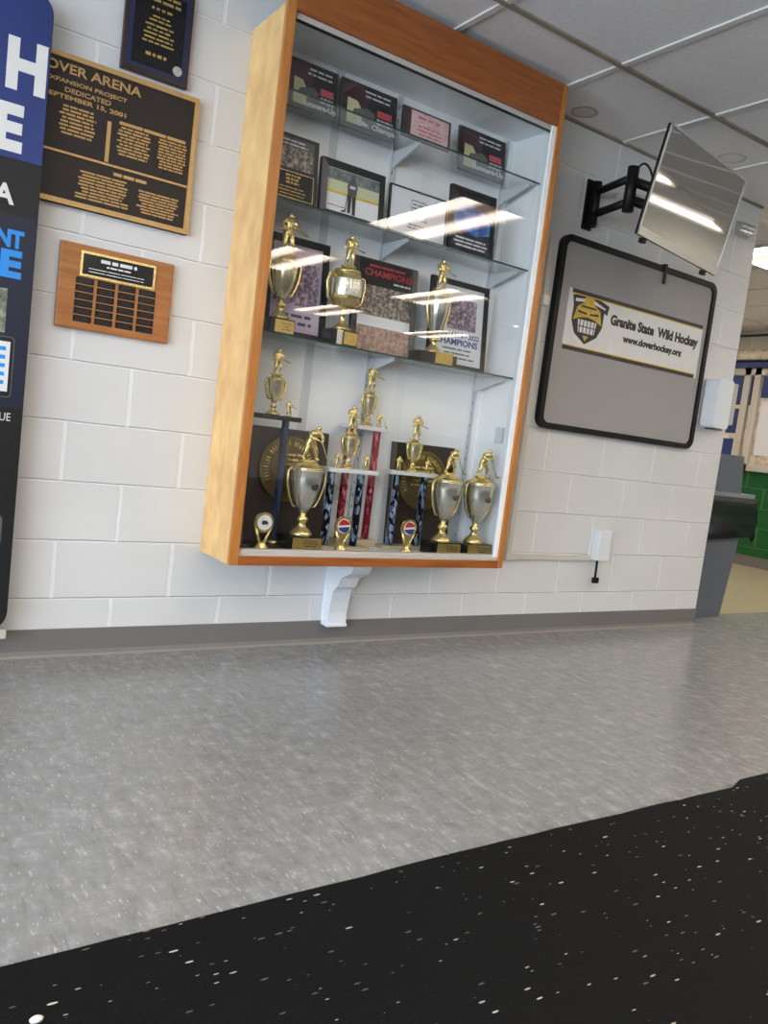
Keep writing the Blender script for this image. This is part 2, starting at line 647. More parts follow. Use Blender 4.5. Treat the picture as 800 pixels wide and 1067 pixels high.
def rrect(x0, x1, z0, z1, r, n=6):
    out = []
    for (cx, cz, a0) in ((x1 - r, z0 + r, -PI / 2), (x1 - r, z1 - r, 0), (x0 + r, z1 - r, PI / 2), (x0 + r, z0 + r, PI)):
        for i in range(n + 1):
            a = a0 + PI / 2 * i / n
            out.append((cx + r * math.cos(a), cz + r * math.sin(a)))
    return out


# ------------------------------------------------------------------ the setting
CH = 2.44
XL, XR, YF, YB = -4.5, 7.0, -9.0, 4.0
struct(MB('floor_vinyl').box(XL - .1, XR + .1, YF - .1, YB + .1, -.1, 0), 'floor')
struct(MB('hall_vinyl').box(3.44, XR, .20, YB, 0, .003), 'floor_hall')
struct(MB('ceiling_tile').box(XL - .1, XR + .1, YF - .1, YB + .1, CH, CH + .1), 'ceiling')
struct(MB('block_paint').box(XL, 3.44, 0, .2, 0, CH), 'wall_back')
struct(MB('block_paint_green').box(XR, XR + .15, YF, YB, 0, CH), 'wall_far')
struct(MB('block_paint').box(XL, XR, YB, YB + .15, 0, CH), 'wall_north')
struct(MB('block_paint').box(XL, XR, YF - .15, YF, 0, CH), 'wall_front')
# window wall on the daylight side
w = MB('block_paint_end')
WY0, WY1, WZ0, WZ1 = -7.2, -.7, .25, 2.2
w.box(XL - .15, XL, YF, WY0, 0, CH).box(XL - .15, XL, WY1, 0, 0, CH).box(XL - .15, XL, WY0, WY1, 0, WZ0).box(XL - .15, XL, WY0, WY1, WZ1, CH)
w.box(XL - .15, XL, 0, YB, 0, CH)
struct(w, 'wall_left')
wf = MB('window_frame')
for i in range(6):
    y = WY0 + (WY1 - WY0) * i / 5
    wf.box(XL - .10, XL - .04, y - .03, y + .03, WZ0, WZ1)
wf.box(XL - .10, XL - .04, WY0, WY1, WZ0, WZ0 + .06).box(XL - .10, XL - .04, WY0, WY1, WZ1 - .06, WZ1)
win = struct(wf, 'window_1')
MB('window_glass').box(XL - .075, XL - .069, WY0, WY1, WZ0, WZ1).build('window_pane', win)
# coved vinyl baseboard along the block wall
bb = MB('baseboard_vinyl').prism([(0, .098), (-.006, .098), (-.006, .022), (-.016, .0), (0, 0)], XL, 3.44, 'x')
bb.use('baseboard_toe').prism([(-.0165, 0), (-.0165, .003), (-.0125, .009), (-.006, .009), (-.006, 0)], XL, 3.44, 'x')
struct(bb, 'baseboard_back')
bf = MB('baseboard_vinyl').box(XR - .008, XR, YF, YB, 0, .11)
struct(bf, 'baseboard_far')
# ceiling grid
g = MB('grid_white')
xs = [2.24 + .61 * k for k in range(-10, 8)]
ys = [-.51 - 1.22 * k for k in range(-3, 7)]
for x in xs:
    g.box(x - .012, x + .012, YF, YB, CH - .007, CH)
for y in ys:
    if abs(y + .51) < .01:
        g.use('grid_dirty')
    else:
        g.use('grid_white')
    g.box(XL, XR, y - .012, y + .012, CH - .008, CH)
g.use('grid_dirty').box(XL, 3.44, -.016, 0, CH - .010, CH - .001)
struct(g, 'trim_1')

# ------------------------------------------------------------------ ceiling lights
def troffer(x0, y0, label, group=None):
    x1, y1 = x0 + .60, y0 + 1.21
    t = thing('ceiling_light', label, 'ceiling light', ((x0 + x1) / 2, (y0 + y1) / 2, CH - .012), (0, 0, 0), group)
    xm, ym = (x0 + x1) / 2, (y0 + y1) / 2
    h = MB('lens_trim')
    h.box(x0, x0 + .03, y0, y1, CH - .03, CH - .009).box(x1 - .03, x1, y0, y1, CH - .03, CH - .009)
    h.box(x0, x1, y0, y0 + .03, CH - .03, CH - .009).box(x0, x1, y1 - .03, y1, CH - .03, CH - .009)
    h.build('frame', t)
    MB('diffuser').box(x0 + .03 - xm, x1 - .03 - xm, y0 + .03, y1 - .03, CH - .018, CH - .009).build('diffuser', t, True).location = (0, -ym, -CH + .012)
    return t


tr_lab = 'rectangular fluorescent ceiling light with two tubes over the lobby floor, mirrored in the case glass'
tr_grp = 'ceiling lights over the lobby'
for (cx, ry) in ((2.245, -2.945), (2.245, -5.385), (4.075, -2.945), (4.075, -5.385), (4.075, -7.825), (.415, -2.945), (.415, -5.385), (-1.415, -2.945), (5.905, -5.385), (5.905, -2.945), (.415, -7.825), (2.245, -7.825), (-1.415, -5.385), (-3.245, -2.945), (-3.245, -5.385), (5.905, -7.825)):
    troffer(cx, ry, tr_lab, tr_grp)
troffer(4.075, -.505, 'lit fluorescent ceiling light showing past the end of the white block wall')
for (cx, ry) in ((5.295, 1.935), (4.075, 1.935), (5.905, -.505)):  # unseen lights, added to give the hall more warm light
    troffer(cx, ry, 'fluorescent ceiling light deeper in the green walled hall', 'ceiling lights in the green walled hall')

# ------------------------------------------------------------------ rubber mat
edge = []
rnd = random.Random(3)
x = -4.3
while x < 6.6:
    yy = -1.587 + .004 * math.sin(x * 3.1) + rnd.uniform(-.002, .002)
    if x > 1.42:
        yy = -1.567 + .003 * math.sin(x * 5)
    edge.append((x, yy))
    x += .08
mat_o = MB('rubber').prism(edge + [(6.6, -8.6), (-4.3, -8.6)], 0, .008, 'z').build('rubber_mat', at=(0, -1.59, 0))
tag(mat_o, 'black rubber floor mat with scattered pale flecks lying on the grey floor', 'mat')
pb = MB('white').lathe([(.0, 0), (.009, 0), (.010, .003), (.006, .006), (0, .007)], n=12, c=(-.542, -1.729, .008), sy=.7).build('gum_spot', at=(-.542, -1.729, .008))
tag(pb, 'small pale flattened lump stuck on the black rubber mat', 'debris')

# ------------------------------------------------------------------ trophy case
case = thing('trophy_case', 'tall honey oak wall cabinet with sliding glass doors full of trophies and plaques', 'display case', (.948, 0, .384))
X0, X1 = .312, 1.586
YFR = -.28
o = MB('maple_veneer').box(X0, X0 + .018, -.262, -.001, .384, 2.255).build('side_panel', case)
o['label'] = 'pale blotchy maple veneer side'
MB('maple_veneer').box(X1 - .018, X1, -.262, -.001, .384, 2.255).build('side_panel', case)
MB('case_white').box(X0 + .018, X0 + .023, -.262, -.004, .40, 2.24).build('side_lining', case)
MB('case_white').box(X1 - .023, X1 - .018, -.262, -.004, .40, 2.24).build('side_lining', case)
bk = MB('case_white').box(X0 + .023, X1 - .023, -.014, -.002, .40, 2.245)
bk.use('standard_white').box(.655, .69, -.016, -.014, .43, 2.237)
bk.build('back_panel', case)
MB('case_white').box(X0 + .018, X1 - .018, -.262, -.002, 2.237, 2.255).build('top_panel', case)
MB('case_white').box(X0 + .018, X1 - .018, -.262, -.002, .396, .43).build('bottom_panel', case)
MB('oak_frame').box(X0, .347, YFR, -.262, .384, 2.41, .003).build('stile', case)
MB('oak_frame').box(1.558, X1, YFR, -.262, .384, 2.41, .003).build('stile', case)
MB('oak_rail').box(.347, 1.558, YFR, -.262, 2.240, 2.41, .002).build('header', case)
MB('oak_rail').box(.347, 1.558, YFR, -.262, .384, .418, .002).build('bottom_rail', case)
MB('track_beige').box(.347, 1.558, -.2619, -.236, .43, .440).box(.347, 1.558, -.270, -.262, .418, .4305).build('lower_track', case)
ut = MB('track_beige').box(.347, 1.558, -.266, -.262, 2.222, 2.240)
ut.use('dark_track').box(.347, 1.558, -.262, -.236, 2.225, 2.2365)
ut.build('upper_track', case)
MB('door_glass').box(.338, .972, -.258, -.254, .438, 2.228).build('glass_door', case)
MB('door_glass').box(.940, 1.561, -.250, -.246, .438, 2.228).build('glass_door', case)
SH = (1.208, 1.665, 2.025)
STD = (.372, .945, 1.515)
for zt in SH:
    s = MB('shelf_glass').box(X0 + .026, X1 - .026, -.213, -.028, zt - .007, zt)
    s.use('glass_edge').box(X0 + .026, X1 - .026, -.2145, -.213, zt - .007, zt)
    so = s.build('glass_shelf', case)
    for xb in STD:
        MB('standard_white').prism([(-.018, zt - .008), (-.195, zt - .008), (-.198, zt - .020), (-.05, zt - .062), (-.018, zt - .075)], xb - .004, xb + .004, 'x').build('shelf_bracket', so)
for xb in STD:
    st = MB('standard_white')
    st.box(xb - .012, xb - .006, -.024, -.014, .44, 2.23).box(xb + .006, xb + .012, -.024, -.014, .44, 2.23).box(xb - .006, xb + .006, -.017, -.014, .44, 2.23)
    st.use('dark_grey')
    z = .48
    while z < 2.2:
        st.box(xb - .0025, xb + .0025, -.0174, -.017, z, z + .014)
        z += .05
    st.build('shelf_standard', case)
MB('case_white').box(1.534, 1.558, -.272, -.262, .431, 2.240, .001).build('door_jamb', case)
lp = MB('standard_white').box(X1 - .0265, X1 - .023, -.205, -.147, .92, .992)
lp.use('dark_grey').box(X1 - .0270, X1 - .0265, -.199, -.196, .925, .987)
lp.build('latch_plate', case)

# carved bracket under the case
cb = thing('corbel', 'white painted scrolled wooden corbel under the oak trophy case', 'bracket', (.915, 0, .084))
prof = [(-.001, .086), (-.052, .086), (-.056, .105), (-.055, .146), (-.062, .196), (-.071, .236), (-.080, .250), (-.100, .262), (-.112, .285), (-.122, .305), (-.150, .318), (-.186, .336), (-.204, .358), (-.205, .383), (-.001, .383)]
MB('corbel_paint').prism(prof, .872, .960, 'x').build('scroll_body', cb)
MB('corbel_paint').box(.866, .966, -.020, -.001, .0985, .383, .004).build('back_plate', cb)
MB('corbel_paint').box(.868, .964, -.062, -.001, .084, .098, .004).build('foot_block', cb)

# ------------------------------------------------------------------ figurines, shared mesh
def skin_mesh(name, V, E, R, m):
    me = bpy.data.meshes.new(name)
    me.from_pydata(V, E, [])
    o = bpy.data.objects.new(name, me)
    COL.objects.link(o)
    md = o.modifiers.new('skin', 'SKIN')
    for i, r in enumerate(R):
        me.skin_vertices[0].data[i].radius = (r, r)
    me.skin_vertices[0].data[0].use_root = True
    sb = o.modifiers.new('sub', 'SUBSURF')
    sb.levels = sb.render_levels = 1
    dg = bpy.context.evaluated_depsgraph_get()
    out = o.evaluated_get(dg).to_mesh()
    geo = ([tuple(v.co) for v in out.vertices], [tuple(p.vertices) for p in out.polygons])
    o.evaluated_get(dg).to_mesh_clear()
    bpy.data.objects.remove(o)
    return geo


# skater bent over a stick, unit height
SK_V = [(0, 0, .50), (.05, -.03, .66), (.10, -.06, .80), (.14, -.09, .86), (.17, -.11, .93), (.18, -.12, .985),
        (-.09, 0, .46), (-.13, -.07, .27), (-.19, .02, .09), (-.15, -.08, .035),
        (.10, 0, .46), (.17, -.06, .27), (.22, .02, .09), (.28, -.07, .035),
        (-.03, -.06, .78), (-.10, -.13, .66), (.06, -.20, .58),
        (.23, -.06, .77), (.31, -.11, .66), (.24, -.20, .55)]
SK_E = [(0, 1), (1, 2), (2, 3), (3, 4), (4, 5), (0, 6), (6, 7), (7, 8), (8, 9), (0, 10), (10, 11), (11, 12), (12, 13), (2, 14), (14, 15), (15, 16), (2, 17), (17, 18), (18, 19)]
SK_R = [.10, .105, .115, .06, .075, .05, .095, .07, .05, .04, .095, .07, .05, .04, .075, .055, .04, .075, .055, .04]
SKATER = skin_mesh('skater', SK_V, SK_E, SK_R, 'gold')
# upright player holding a stick across, unit height
UP_V = [(0, 0, .50), (0, -.01, .64), (0, 0, .79), (0, -.01, .86), (.01, -.02, .92), (.01, -.02, .985),
        (-.07, 0, .46), (-.09, -.05, .26), (-.10, .02, .08), (-.11, -.07, .03),
        (.07, 0, .46), (.11, -.04, .26), (.14, .02, .08), (.16, -.06, .03),
        (-.13, 0, .78), (-.22, -.06, .66), (-.15, -.16, .58),
        (.13, 0, .78), (.21, -.08, .67), (.10, -.17, .62)]
UPRIGHT = skin_mesh('upright', UP_V, SK_E, [.09, .095, .11, .055, .072, .05, .085, .062, .045, .036, .085, .062, .045, .036, .07, .05, .036, .07, .05, .036], 'gold')


def figure(m, geo, c, h, flip=1, stick='low', root=None, name='figurine', wide=1.):
    """a figurine part with its pedestal; the stick is a sub-part of it"""
    vs, fs = geo
    mb = MB(m)
    sk = MB(m)
    mb._faces([(c[0] + v[0] * h * flip * wide, c[1] + v[1] * h, c[2] + .012 * h + v[2] * h * .97) for v in vs], fs, True)
    def P(x, y, z):
        return (c[0] + x * h * flip * wide, c[1] + y * h, c[2] + z * h)
    if stick == 'low':
        sk.tube([P(-.02, -.19, .66), P(.24, -.21, .53), P(.46, -.24, .06)], .02 * h, 6)
        sk.box(*sorted((c[0] + .44 * h * flip, c[0] + .60 * h * flip)), c[1] - .26 * h, c[1] - .22 * h, c[2] + .012 * h, c[2] + .08 * h)
    else:
        sk.tube([P(-.34, -.15, .52), P(-.02, -.19, .60), P(.42, -.16, .50)], .02 * h, 6)
    mb.lathe([(.26 * h, 0), (.26 * h, .02 * h), (.2 * h, .05 * h), (0, .05 * h)], c=c, n=16, sy=.7)
    fo = mb.build(name, root)
    sk.build('hockey_stick', fo)
    return fo


def cup(root, cx, cy, z0, zrim, r, zfig, m_bowl='silver', m_trim='gold', geo=None, handles=True, flip=1, foot=.045, stick='low', lid=True, seal=True):
    """two-handled cup: foot at z0, rim at zrim, figure on the lid up to zfig"""
    h = zrim - z0
    s = MB(m_trim)
    s.lathe([(foot, 0), (foot, .03 * h), (foot * .8, .08 * h), (foot * .45, .13 * h), (foot * .3, .19 * h), (foot * .52, .23 * h), (foot * .52, .26 * h), (foot * .26, .30 * h), (foot * .34, .34 * h)], c=(cx, cy, z0), n=20)
    s.build('stem', root)
    b_ = MB(m_bowl)
    b_.lathe([(foot * .34, .34 * h), (r * .38, .40 * h), (r * .62, .54 * h), (r * .80, .70 * h), (r * .90, .86 * h), (r * .93, .95 * h), (r * 1.02, .985 * h), (r * 1.02, h), (r * .94, h), (r * .86, .9 * h), (0, .88 * h)], c=(cx, cy, z0), n=28)
    bo = b_.build('bowl', root)
    if seal:
        MB('dark_grey').disc(0, 0, r * .22, -.0015, .0025, 18, M=Matrix.Translation((cx + r * .12, cy - r * .84, z0 + .76 * h)) @ Matrix.Rotation(-.18, 4, 'X')).build('emblem', root)
    if handles:
        for sgn in (-1, 1):
            hm = MB(m_trim)
            P = lambda a, q: (cx + sgn * r * a, cy, z0 + q * h)
            hm.tube([P(.90, .95), P(1.04, 1.01), P(1.18, .95), P(1.16, .78), P(.96, .58), P(.70, .44), P(.50, .43)], [.006, .007, .008, .007, .007, .006, .005], 8, flat=.7)
            hm.build('handle', root)
    if lid:
        MB(m_trim).lathe([(r * .98, 0), (r * .9, .03 * h), (r * .55, .09 * h), (r * .4, .12 * h), (0, .13 * h)], c=(cx, cy, zrim), n=24).build('lid', root)
    zf = zrim + (.12 * h if lid else 0)
    if geo:
        figure(m_trim, geo, (cx, cy, zf), zfig - zf, flip, stick, root)


def base_block(root, x0, x1, y0, y1, z0, z1, px0=None, px1=None, m='black_gloss'):
    MB(m).box(x0, x1, y0, y1, z0, z1, .003).build('base', root)
    px0 = x0 + .006 if px0 is None else px0
    px1 = x1 - .006 if px1 is None else px1
    h = z1 - z0
    p = MB('gold_plate').box(px0, px1, y0 - .0022, y0 - .0002, z0 + h * .10, z1 - h * .10)
    p.use('ink_dark').lines(px0 + (px1 - px0) * .35, px1 - .01, z0 + h * .22, z1 - h * .22, 3, y0 - .0022, .0005, 'c', .35, int(px0 * 1e4))
    p.build('engraved_plate', root)


# ------------------------------------------------------------------ trophies on the lowest glass shelf
z = SH[0]
SILV = 'pale_gold'
t = thing('trophy_cup', 'slender gold lidded cup on dark base before the purple team photo', 'trophy', (.455, -.165, z))
base_block(t, .405, .503, -.20, -.13, z, z + .055, .425, .500)
cup(t, .457, -.165, z + .055, 1.462, .052, 1.64, 'pale_gold', 'gold', UPRIGHT, True, 1, .034, 'across', seal=False)
t = thing('trophy_cup', 'wide gold lidded cup beside the red lettered team photo', 'trophy', (.714, -.165, z))
MB('black_gloss').box(.655, .767, -.205, -.125, z, z + .058, .003).build('base', t)
MB('gold_plate').box(.706, .764, -.2072, -.2052, z + .006, z + .052).build('engraved_plate', t)
MB('silver').box(.676, .700, -.2065, -.2052, z + .003, z + .056).build('corner_plate', t)
hh = .25
s = MB('gold').lathe([(.036, 0), (.036, .008), (.026, .016), (.012, .03), (.010, .055), (.016, .062), (.010, .072), (.012, .085)], c=(.714, -.165, z + .058), n=20)
s.build('stem', t)
b_ = MB('gold')
n = 16
vs = [(.012, .08), (.036, .09), (.056, .115), (.064, .15), (.062, .185), (.052, .205), (.050, .212)]
b_.lathe(vs, c=(.714, -.165, z + .058), n=16, smooth=False)
b_.use('silver').lathe([(.0655, .125), (.067, .15), (.0655, .185)], c=(.714, -.165, z + .058), n=24, cap=False)
b_.build('bowl', t)
for sg in (-1, 1):
    MB('gold').tube([(.714 + sg * .050, -.165, z + .26), (.714 + sg * .075, -.165, z + .262), (.714 + sg * .082, -.165, z + .225), (.714 + sg * .074, -.165, z + .17), (.714 + sg * .045, -.165, z + .150)], .0055, 8).build('handle', t)
MB('gold').lathe([(.054, 0), (.048, .012), (.022, .022), (0, .025)], c=(.714, -.165, z + .268), n=20).build('lid', t)
figure('gold', UPRIGHT, (.716, -.165, z + .292), .122, 1, 'across', t)
t = thing('trophy_cup', 'slim silver and gold cup on a broad black base before the champion poster', 'trophy', (1.155, -.165, z))
MB('black_gloss').box(1.062, 1.250, -.205, -.125, z, z + .042, .003).build('base', t)
MB('gold_plate').box(1.138, 1.226, -.2075, -.2052, z - 0 + .002, z + .048).build('engraved_plate', t)
cup(t, 1.150, -.165, z + .042, 1.475, .048, 1.63, 'silver', 'gold', UPRIGHT, True, 1, .034, 'across', seal=False)

# ------------------------------------------------------------------ trophies on the case floor
z = .43
t = thing('column_trophy', 'tall trophy with black top slab on blue columns and gold figure', 'trophy', (.455, -.14, z))
MB('black_gloss').box(.345, .575, -.18, -.10, z, z + .012, .002).build('base', t)
for xc in (.385, .540):
    MB('foil_steel').lathe([(.0155, 0), (.0155, .462)], c=(xc, -.14, z + .012), n=6, smooth=False).build('column', t)
    MB('gold').lathe([(.021, 0), (.021, .008), (.0165, .014)], c=(xc, -.14, z + .012), n=14).build('column_foot', t)
MB('black_gloss').box(.345, .582, -.185, -.095, .904, .922, .003).build('top_slab', t)
cup(t, .482, -.14, .922, 1.05, .034, 1.165, 'pale_gold', 'gold', UPRIGHT, True, 1, .026, 'across', seal=False)
figure('gold', UPRIGHT, (.547, -.14, .922), .062, 1, 'across', t, 'side_figurine')

t = thing('trophy_cup', 'large silver cup with dark emblem and bent gold skater before the big medallion', 'trophy', (.640, -.165, z))
base_block(t, .562, .715, -.205, -.125, z, z + .052, .590, .712)
cup(t, .640, -.165, z + .052, .735, .068, .905, 'silver', 'gold', SKATER, True, 1, .044)


def oval_award(cx, cy, label, kind, h=.138):
    t = thing('oval_award', label, 'award', (cx, cy, z))
    MB('gold').lathe([(.030, 0), (.030, .006), (.024, .012), (.016, .022), (.013, .030)], c=(cx, cy, z), n=20, sy=.7).build('base', t)
    zc = z + h - .037
    bd = MB('gold')
    for sg in (-1, 1):
        bd.tube([(cx + sg * .008, cy, z + .026), (cx + sg * .018, cy, z + .05), (cx + sg * .030, cy, zc - .018)], [.007, .005, .006], 8)
    if kind != 'white':
        bd.prism([(cx - .008, z + .026), (cx + .008, z + .026), (cx + .030, zc - .02), (cx - .030, zc - .02)], cy - .003, cy + .003, 'y')
    bd.disc(cx, zc, .037, cy - .006, cy + .006, 28)
    bd.build('body', t)
    d = MB('white')
    d.disc(cx, zc, .028, cy - .008, cy - .006, 28)
    if kind == 'white':
        d.use('ink_dark').prism([(cx - .013, zc - .004), (cx - .004, zc - .009), (cx + .003, zc - .005), (cx + .012, zc - .009), (cx + .013, zc + .002), (cx + .004, zc + .008), (cx - .010, zc + .007)], cy - .0088, cy - .008, 'y')
    else:
        a = [PI * i / 12 for i in range(13)]
        d.use('logo_red').prism([(cx + .025 * math.cos(q), zc + .004 + .021 * math.sin(q) + .002 * math.cos(3 * q)) for q in a], cy - .0088, cy - .008, 'y')
        d.use('logo_blue').prism([(cx + .025 * math.cos(-q), zc - .004 + .021 * math.sin(-q) + .002 * math.cos(3 * q)) for q in a], cy - .0088, cy - .008, 'y')
    d.build('emblem_disc', t)
    return t


oval_award(.461, -.212, 'small gold award with white disc and dark emblem at the foot of the blue column', 'white')
oval_award(.797, -.212, 'small gold award with red, white and blue disc before the double column trophy', 'tri')
oval_award(1.124, -.192, 'small gold award with red, white and blue disc nearest the two silver cups', 'tri')


def twin(cx, cy, w, colx, label, foilm, zp, ztop, xfig, top_m, base_m, dep=.08, zbase=.014, sidefigs=True):
    t = thing('column_trophy', label, 'trophy', (cx, cy, z))
    MB(base_m).box(cx - w / 2, cx + w / 2, cy - dep / 2, cy + dep / 2, z, z + zbase, .002).build('base', t)
    for xc in colx:
        MB(foilm).lathe([(.0165, 0), (.0165, zp - z - zbase)], c=(xc, cy, z + zbase), n=8, smooth=False).build('column', t)
    MB(top_m).box(cx - w / 2, cx + w / 2, cy - dep / 2, cy + dep / 2, zp, zp + .016, .003).build('platform', t)
    cup(t, xfig, cy, zp + .016, zp + .016 + (ztop - zp) * .46, .030, ztop, 'pale_gold', 'gold', UPRIGHT, True, 1, .026, 'across', seal=False)
    if sidefigs:
        for xc in (cx - w * .28, cx + w * .32):
            figure('gold', UPRIGHT, (xc, cy - .005, zp + .016), .062, 1, 'low', t, 'side_figurine')
    return t


twin(.835, -.148, .222, (.755, .890), 'double column trophy with white platform on dark twisted columns before the red columns', 'foil_blue', .734, 1.0, .822, 'marble_white', 'marble_beige')
twin(.935, -.062, .19, (.868, .997), 'tallest trophy with red columns and gold figure behind the white platform', 'foil_red', .908, 1.175, .942, 'marble_white', 'marble_beige', .075, .03)
twin(1.165, -.098, .245, (1.098, 1.240), 'white topped trophy on dark speckled columns before the smaller medallion', 'foil_blue', .742, 1.0, 1.168, 'marble_white', 'marble_beige', .07)

t = thing('trophy_cup', 'silver cup with gold handles and skater beside the white topped trophy', 'trophy', (1.295, -.20, z))
base_block(t, 1.213, 1.376, -.235, -.165, z, z + .052, 1.25, 1.374)
cup(t, 1.290, -.20, z + .052, .738, .066, .882, 'silver', 'gold', SKATER, True, 1, .042)
t = thing('trophy_cup', 'silver cup with skater standing against the white end of the case', 'trophy', (1.47, -.20, z))
base_block(t, 1.392, 1.549, -.235, -.165, z, z + .050, 1.415, 1.546)
cup(t, 1.468, -.20, z + .050, .738, .066, .895, 'silver', 'gold', SKATER, True, 1, .042)


def medallion_plaque(cx, w, label, rot):
    t = thing('medallion_plaque', label, 'plaque', (cx, -.062, .43), (rot, 0, 0))
    MB('dark_walnut').box(-w / 2, w / 2, -.0, .016, 0, .447, .004).build('board', t, True)
    c = (-.005, .292)
    md = MB('medal_gold')
    md.disc(c[0], c[1], .122, -.010, 0, 40)
    k = 40
    md.ring([(c[0] + .128 * math.cos(2 * PI * i / k), c[1] + .128 * math.sin(2 * PI * i / k)) for i in range(k)], [(c[0] + .116 * math.cos(2 * PI * i / k), c[1] + .116 * math.sin(2 * PI * i / k)) for i in range(k)], -.016, 0)
    md.ring([(c[0] + .084 * math.cos(2 * PI * i / k), c[1] + .084 * math.sin(2 * PI * i / k)) for i in range(k)], [(c[0] + .078 * math.cos(2 * PI * i / k), c[1] + .078 * math.sin(2 * PI * i / k)) for i in range(k)], -.014, -.009)
    mo = md.build('medallion', t, True)
    lt = MB('gold')
    for i in range(34):
        a = PI * 1.15 - i * PI * 1.3 / 33
        if i % 9 == 8:
            continue
        lt.box(-.0022, .0022, -.013, -.0095, -.009, .009, 0, Matrix.Translation((c[0] + .1 * math.cos(a), 0, c[1] + .1 * math.sin(a))) @ Matrix.Rotation(PI / 2 - a, 4, 'Y'))
    lt.lines(c[0] - .06, c[0] + .06, c[1] - .03, c[1] + .065, 5, -.0095, .003, 'c', .45, 5)
    lt.build('relief_lettering', mo, True)
    return t


medallion_plaque(.625, .335, 'dark wood plaque with large gold medallion behind the tall blue column trophy', -.07)
medallion_plaque(1.272, .335, 'dark wood plaque with gold medallion behind the two silver cups', -.07)


# ------------------------------------------------------------------ framed things on the glass shelves
def stand(name, label, cat, cx, y, zb, tilt, group=None):
    return thing(name, label, cat, (cx, y, zb), (-tilt, 0, 0), group)


def award_plaque(cx, y, w, h, label, title, seed, tilt=.12):
    """dark plaque: cream shape, white heading lines, pink mark and a white title"""
    t = stand('award_plaque', label, 'plaque', cx, y, SH[2], tilt)
    MB('dark_walnut').box(-w / 2, w / 2, 0, .014, 0, h, .002).build('board', t, True)
    p = MB('black').box(-w / 2 + .006, w / 2 - .006, -.001, 0, .006, h - .006)
    p.use('maroon').prism([(-w * .46, h * .92), (-w * .46, h * .45), (-w * .05, h * .5), (w * .02, h * .8), (-w * .1, h * .94)], -.0016, -.001, 'y')
    p.use('cream_shape').prism([(-w * .40, h * .10), (-w * .14, h * .10), (-w * .13, h * .42), (-w * .22, h * .60), (-w * .39, h * .62)], -.0022, -.0016, 'y')
    p.use('frame_grey').prism([(-w * .30, h * .32), (w * .08, h * .30), (w * .10, h * .44), (-w * .02, h * .52), (-w * .28, h * .42)], -.0027, -.0022, 'y')
    po_ = p.build('print', t, True)
    l = MB('paper').lines(-w * .16, w * .44, h * .72, h * .92, 2, -.0016, .0006, 'c', .34, seed, .7)
    l.use('pink_red').box(w * .14, w * .40, -.0022, -.0016, h * .42, h * .56)
    l.use('paper').lines(w * .12, w * .44, h * .24, h * .40, 2, -.0016, .0006, 'c', .4, seed + 1, .8)
    l.text(title, -w * .20, w * .47, h * .07, h * .225, -.0027, .0006, .05)
    l.build('lettering', po_, True)
    return t


award_plaque(.541, -.075, .205, .178, 'dark award plaque lettered Runners-Up on the highest glass shelf beside the oak stile', 'Runners-Up', 3)
award_plaque(.784, -.075, .252, .178, 'dark award plaque with pale torch shape lettered Div. Champs on the highest shelf', 'Div. Champs', 8)
award_plaque(1.353, -.075, .255, .178, 'dark award plaque lettered Runners-Up on the highest shelf by the white case end', 'Runners-Up', 13)
t = stand('award_plaque', 'low dark plaque with pink printed sheet on the highest glass shelf', 'plaque', .982, -.185, SH[2], .10)
MB('dark_walnut').box(-.116, .112, 0, .014, 0, .112, .002).build('board', t, True)
p = MB('pink_grid').box(-.078, .100, -.0012, 0, .006, .104)
p.use('pink_red').lines(-.07, .09, .015, .06, 3, -.0012, .0004, 'c', .3, 4).lines(-.05, .07, .07, .1, 1, -.0012, .0004, 'c', .2, 6)
p.build('print', t, True)

# middle shelf
zz = SH[1]
t = stand('photo_plaque', 'walnut plaque with team photo above a black and gold plate', 'plaque', .444, -.185, zz, .10)
MB('dark_walnut').box(-.098, .098, 0, .016, 0, .236, .003).build('board', t, True)
p = MB('team_photo').box(-.084, .078, -.001, 0, .118, .19)
p.use('frame_grey').box(-.084, .078, -.001, 0, .19, .222)
p.use('paper').lines(-.07, .06, .192, .218, 2, -.001, .0005, 'c', .4, 3)
p.build('photo_print', t, True)
p = MB('gold').frame(-.086, .082, .012, .105, .003, -.003, 0)
p.use('black').box(-.083, .079, -.0015, 0, .015, .102)
p.use('gold_plate').lines(-.03, .03, .06, .098, 3, -.0015, .0005, 'c', .6, 2).lines(-.07, .07, .02, .055, 3, -.0015, .0005, 'c', .3, 4)
p.build('name_plate', t, True)

t = stand('picture_frame', 'black deep framed photo of a hockey player standing on white ice', 'framed photo', .690, -.180, zz, .10)
MB('black').ring([(-.136, 0), (.136, 0), (.136, .194), (-.136, .194)], [(-.114, .012), (.118, .012), (.118, .170), (-.114, .170)], -.012, .010).build('frame', t, True)
MB('frame_grey').prism([(-.136, 0), (-.112, .012), (-.112, .170), (-.136, .194)], -.0135, -.0120, 'y').build('frame_edge', t, True)
p = MB('ice').box(-.114, .118, -.002, .002, .012, .170)
p.use('crowd').box(-.112, .117, -.0026, -.002, .128, .168)
p.use('board_yellowish').box(-.112, .117, -.0026, -.002, .086, .128)
p.use('yellow').box(-.112, .117, -.0030, -.0026, .080, .088)
p.use('ink_grey')
p.prism([(-.018, .085), (.016, .085), (.022, .122), (.012, .140), (-.014, .140), (-.022, .118)], -.0036, -.0030, 'y')
p.prism([(-.008, .140), (.008, .140), (.009, .156), (0, .162), (-.009, .156)], -.0036, -.0030, 'y')
p.use('ink_dark')
p.prism([(-.017, .022), (-.006, .022), (-.002, .085), (-.018, .085)], -.0040, -.0030, 'y')
p.prism([(.004, .018), (.016, .018), (.016, .085), (.0, .085)], -.0040, -.0030, 'y')
p.prism([(-.020, .09), (-.016, .09), (-.028, .030), (-.044, .024), (-.044, .019), (-.025, .022)], -.0042, -.0030, 'y')
p.use('paper').box(-.012, .012, -.0042, -.0036, .112, .122)
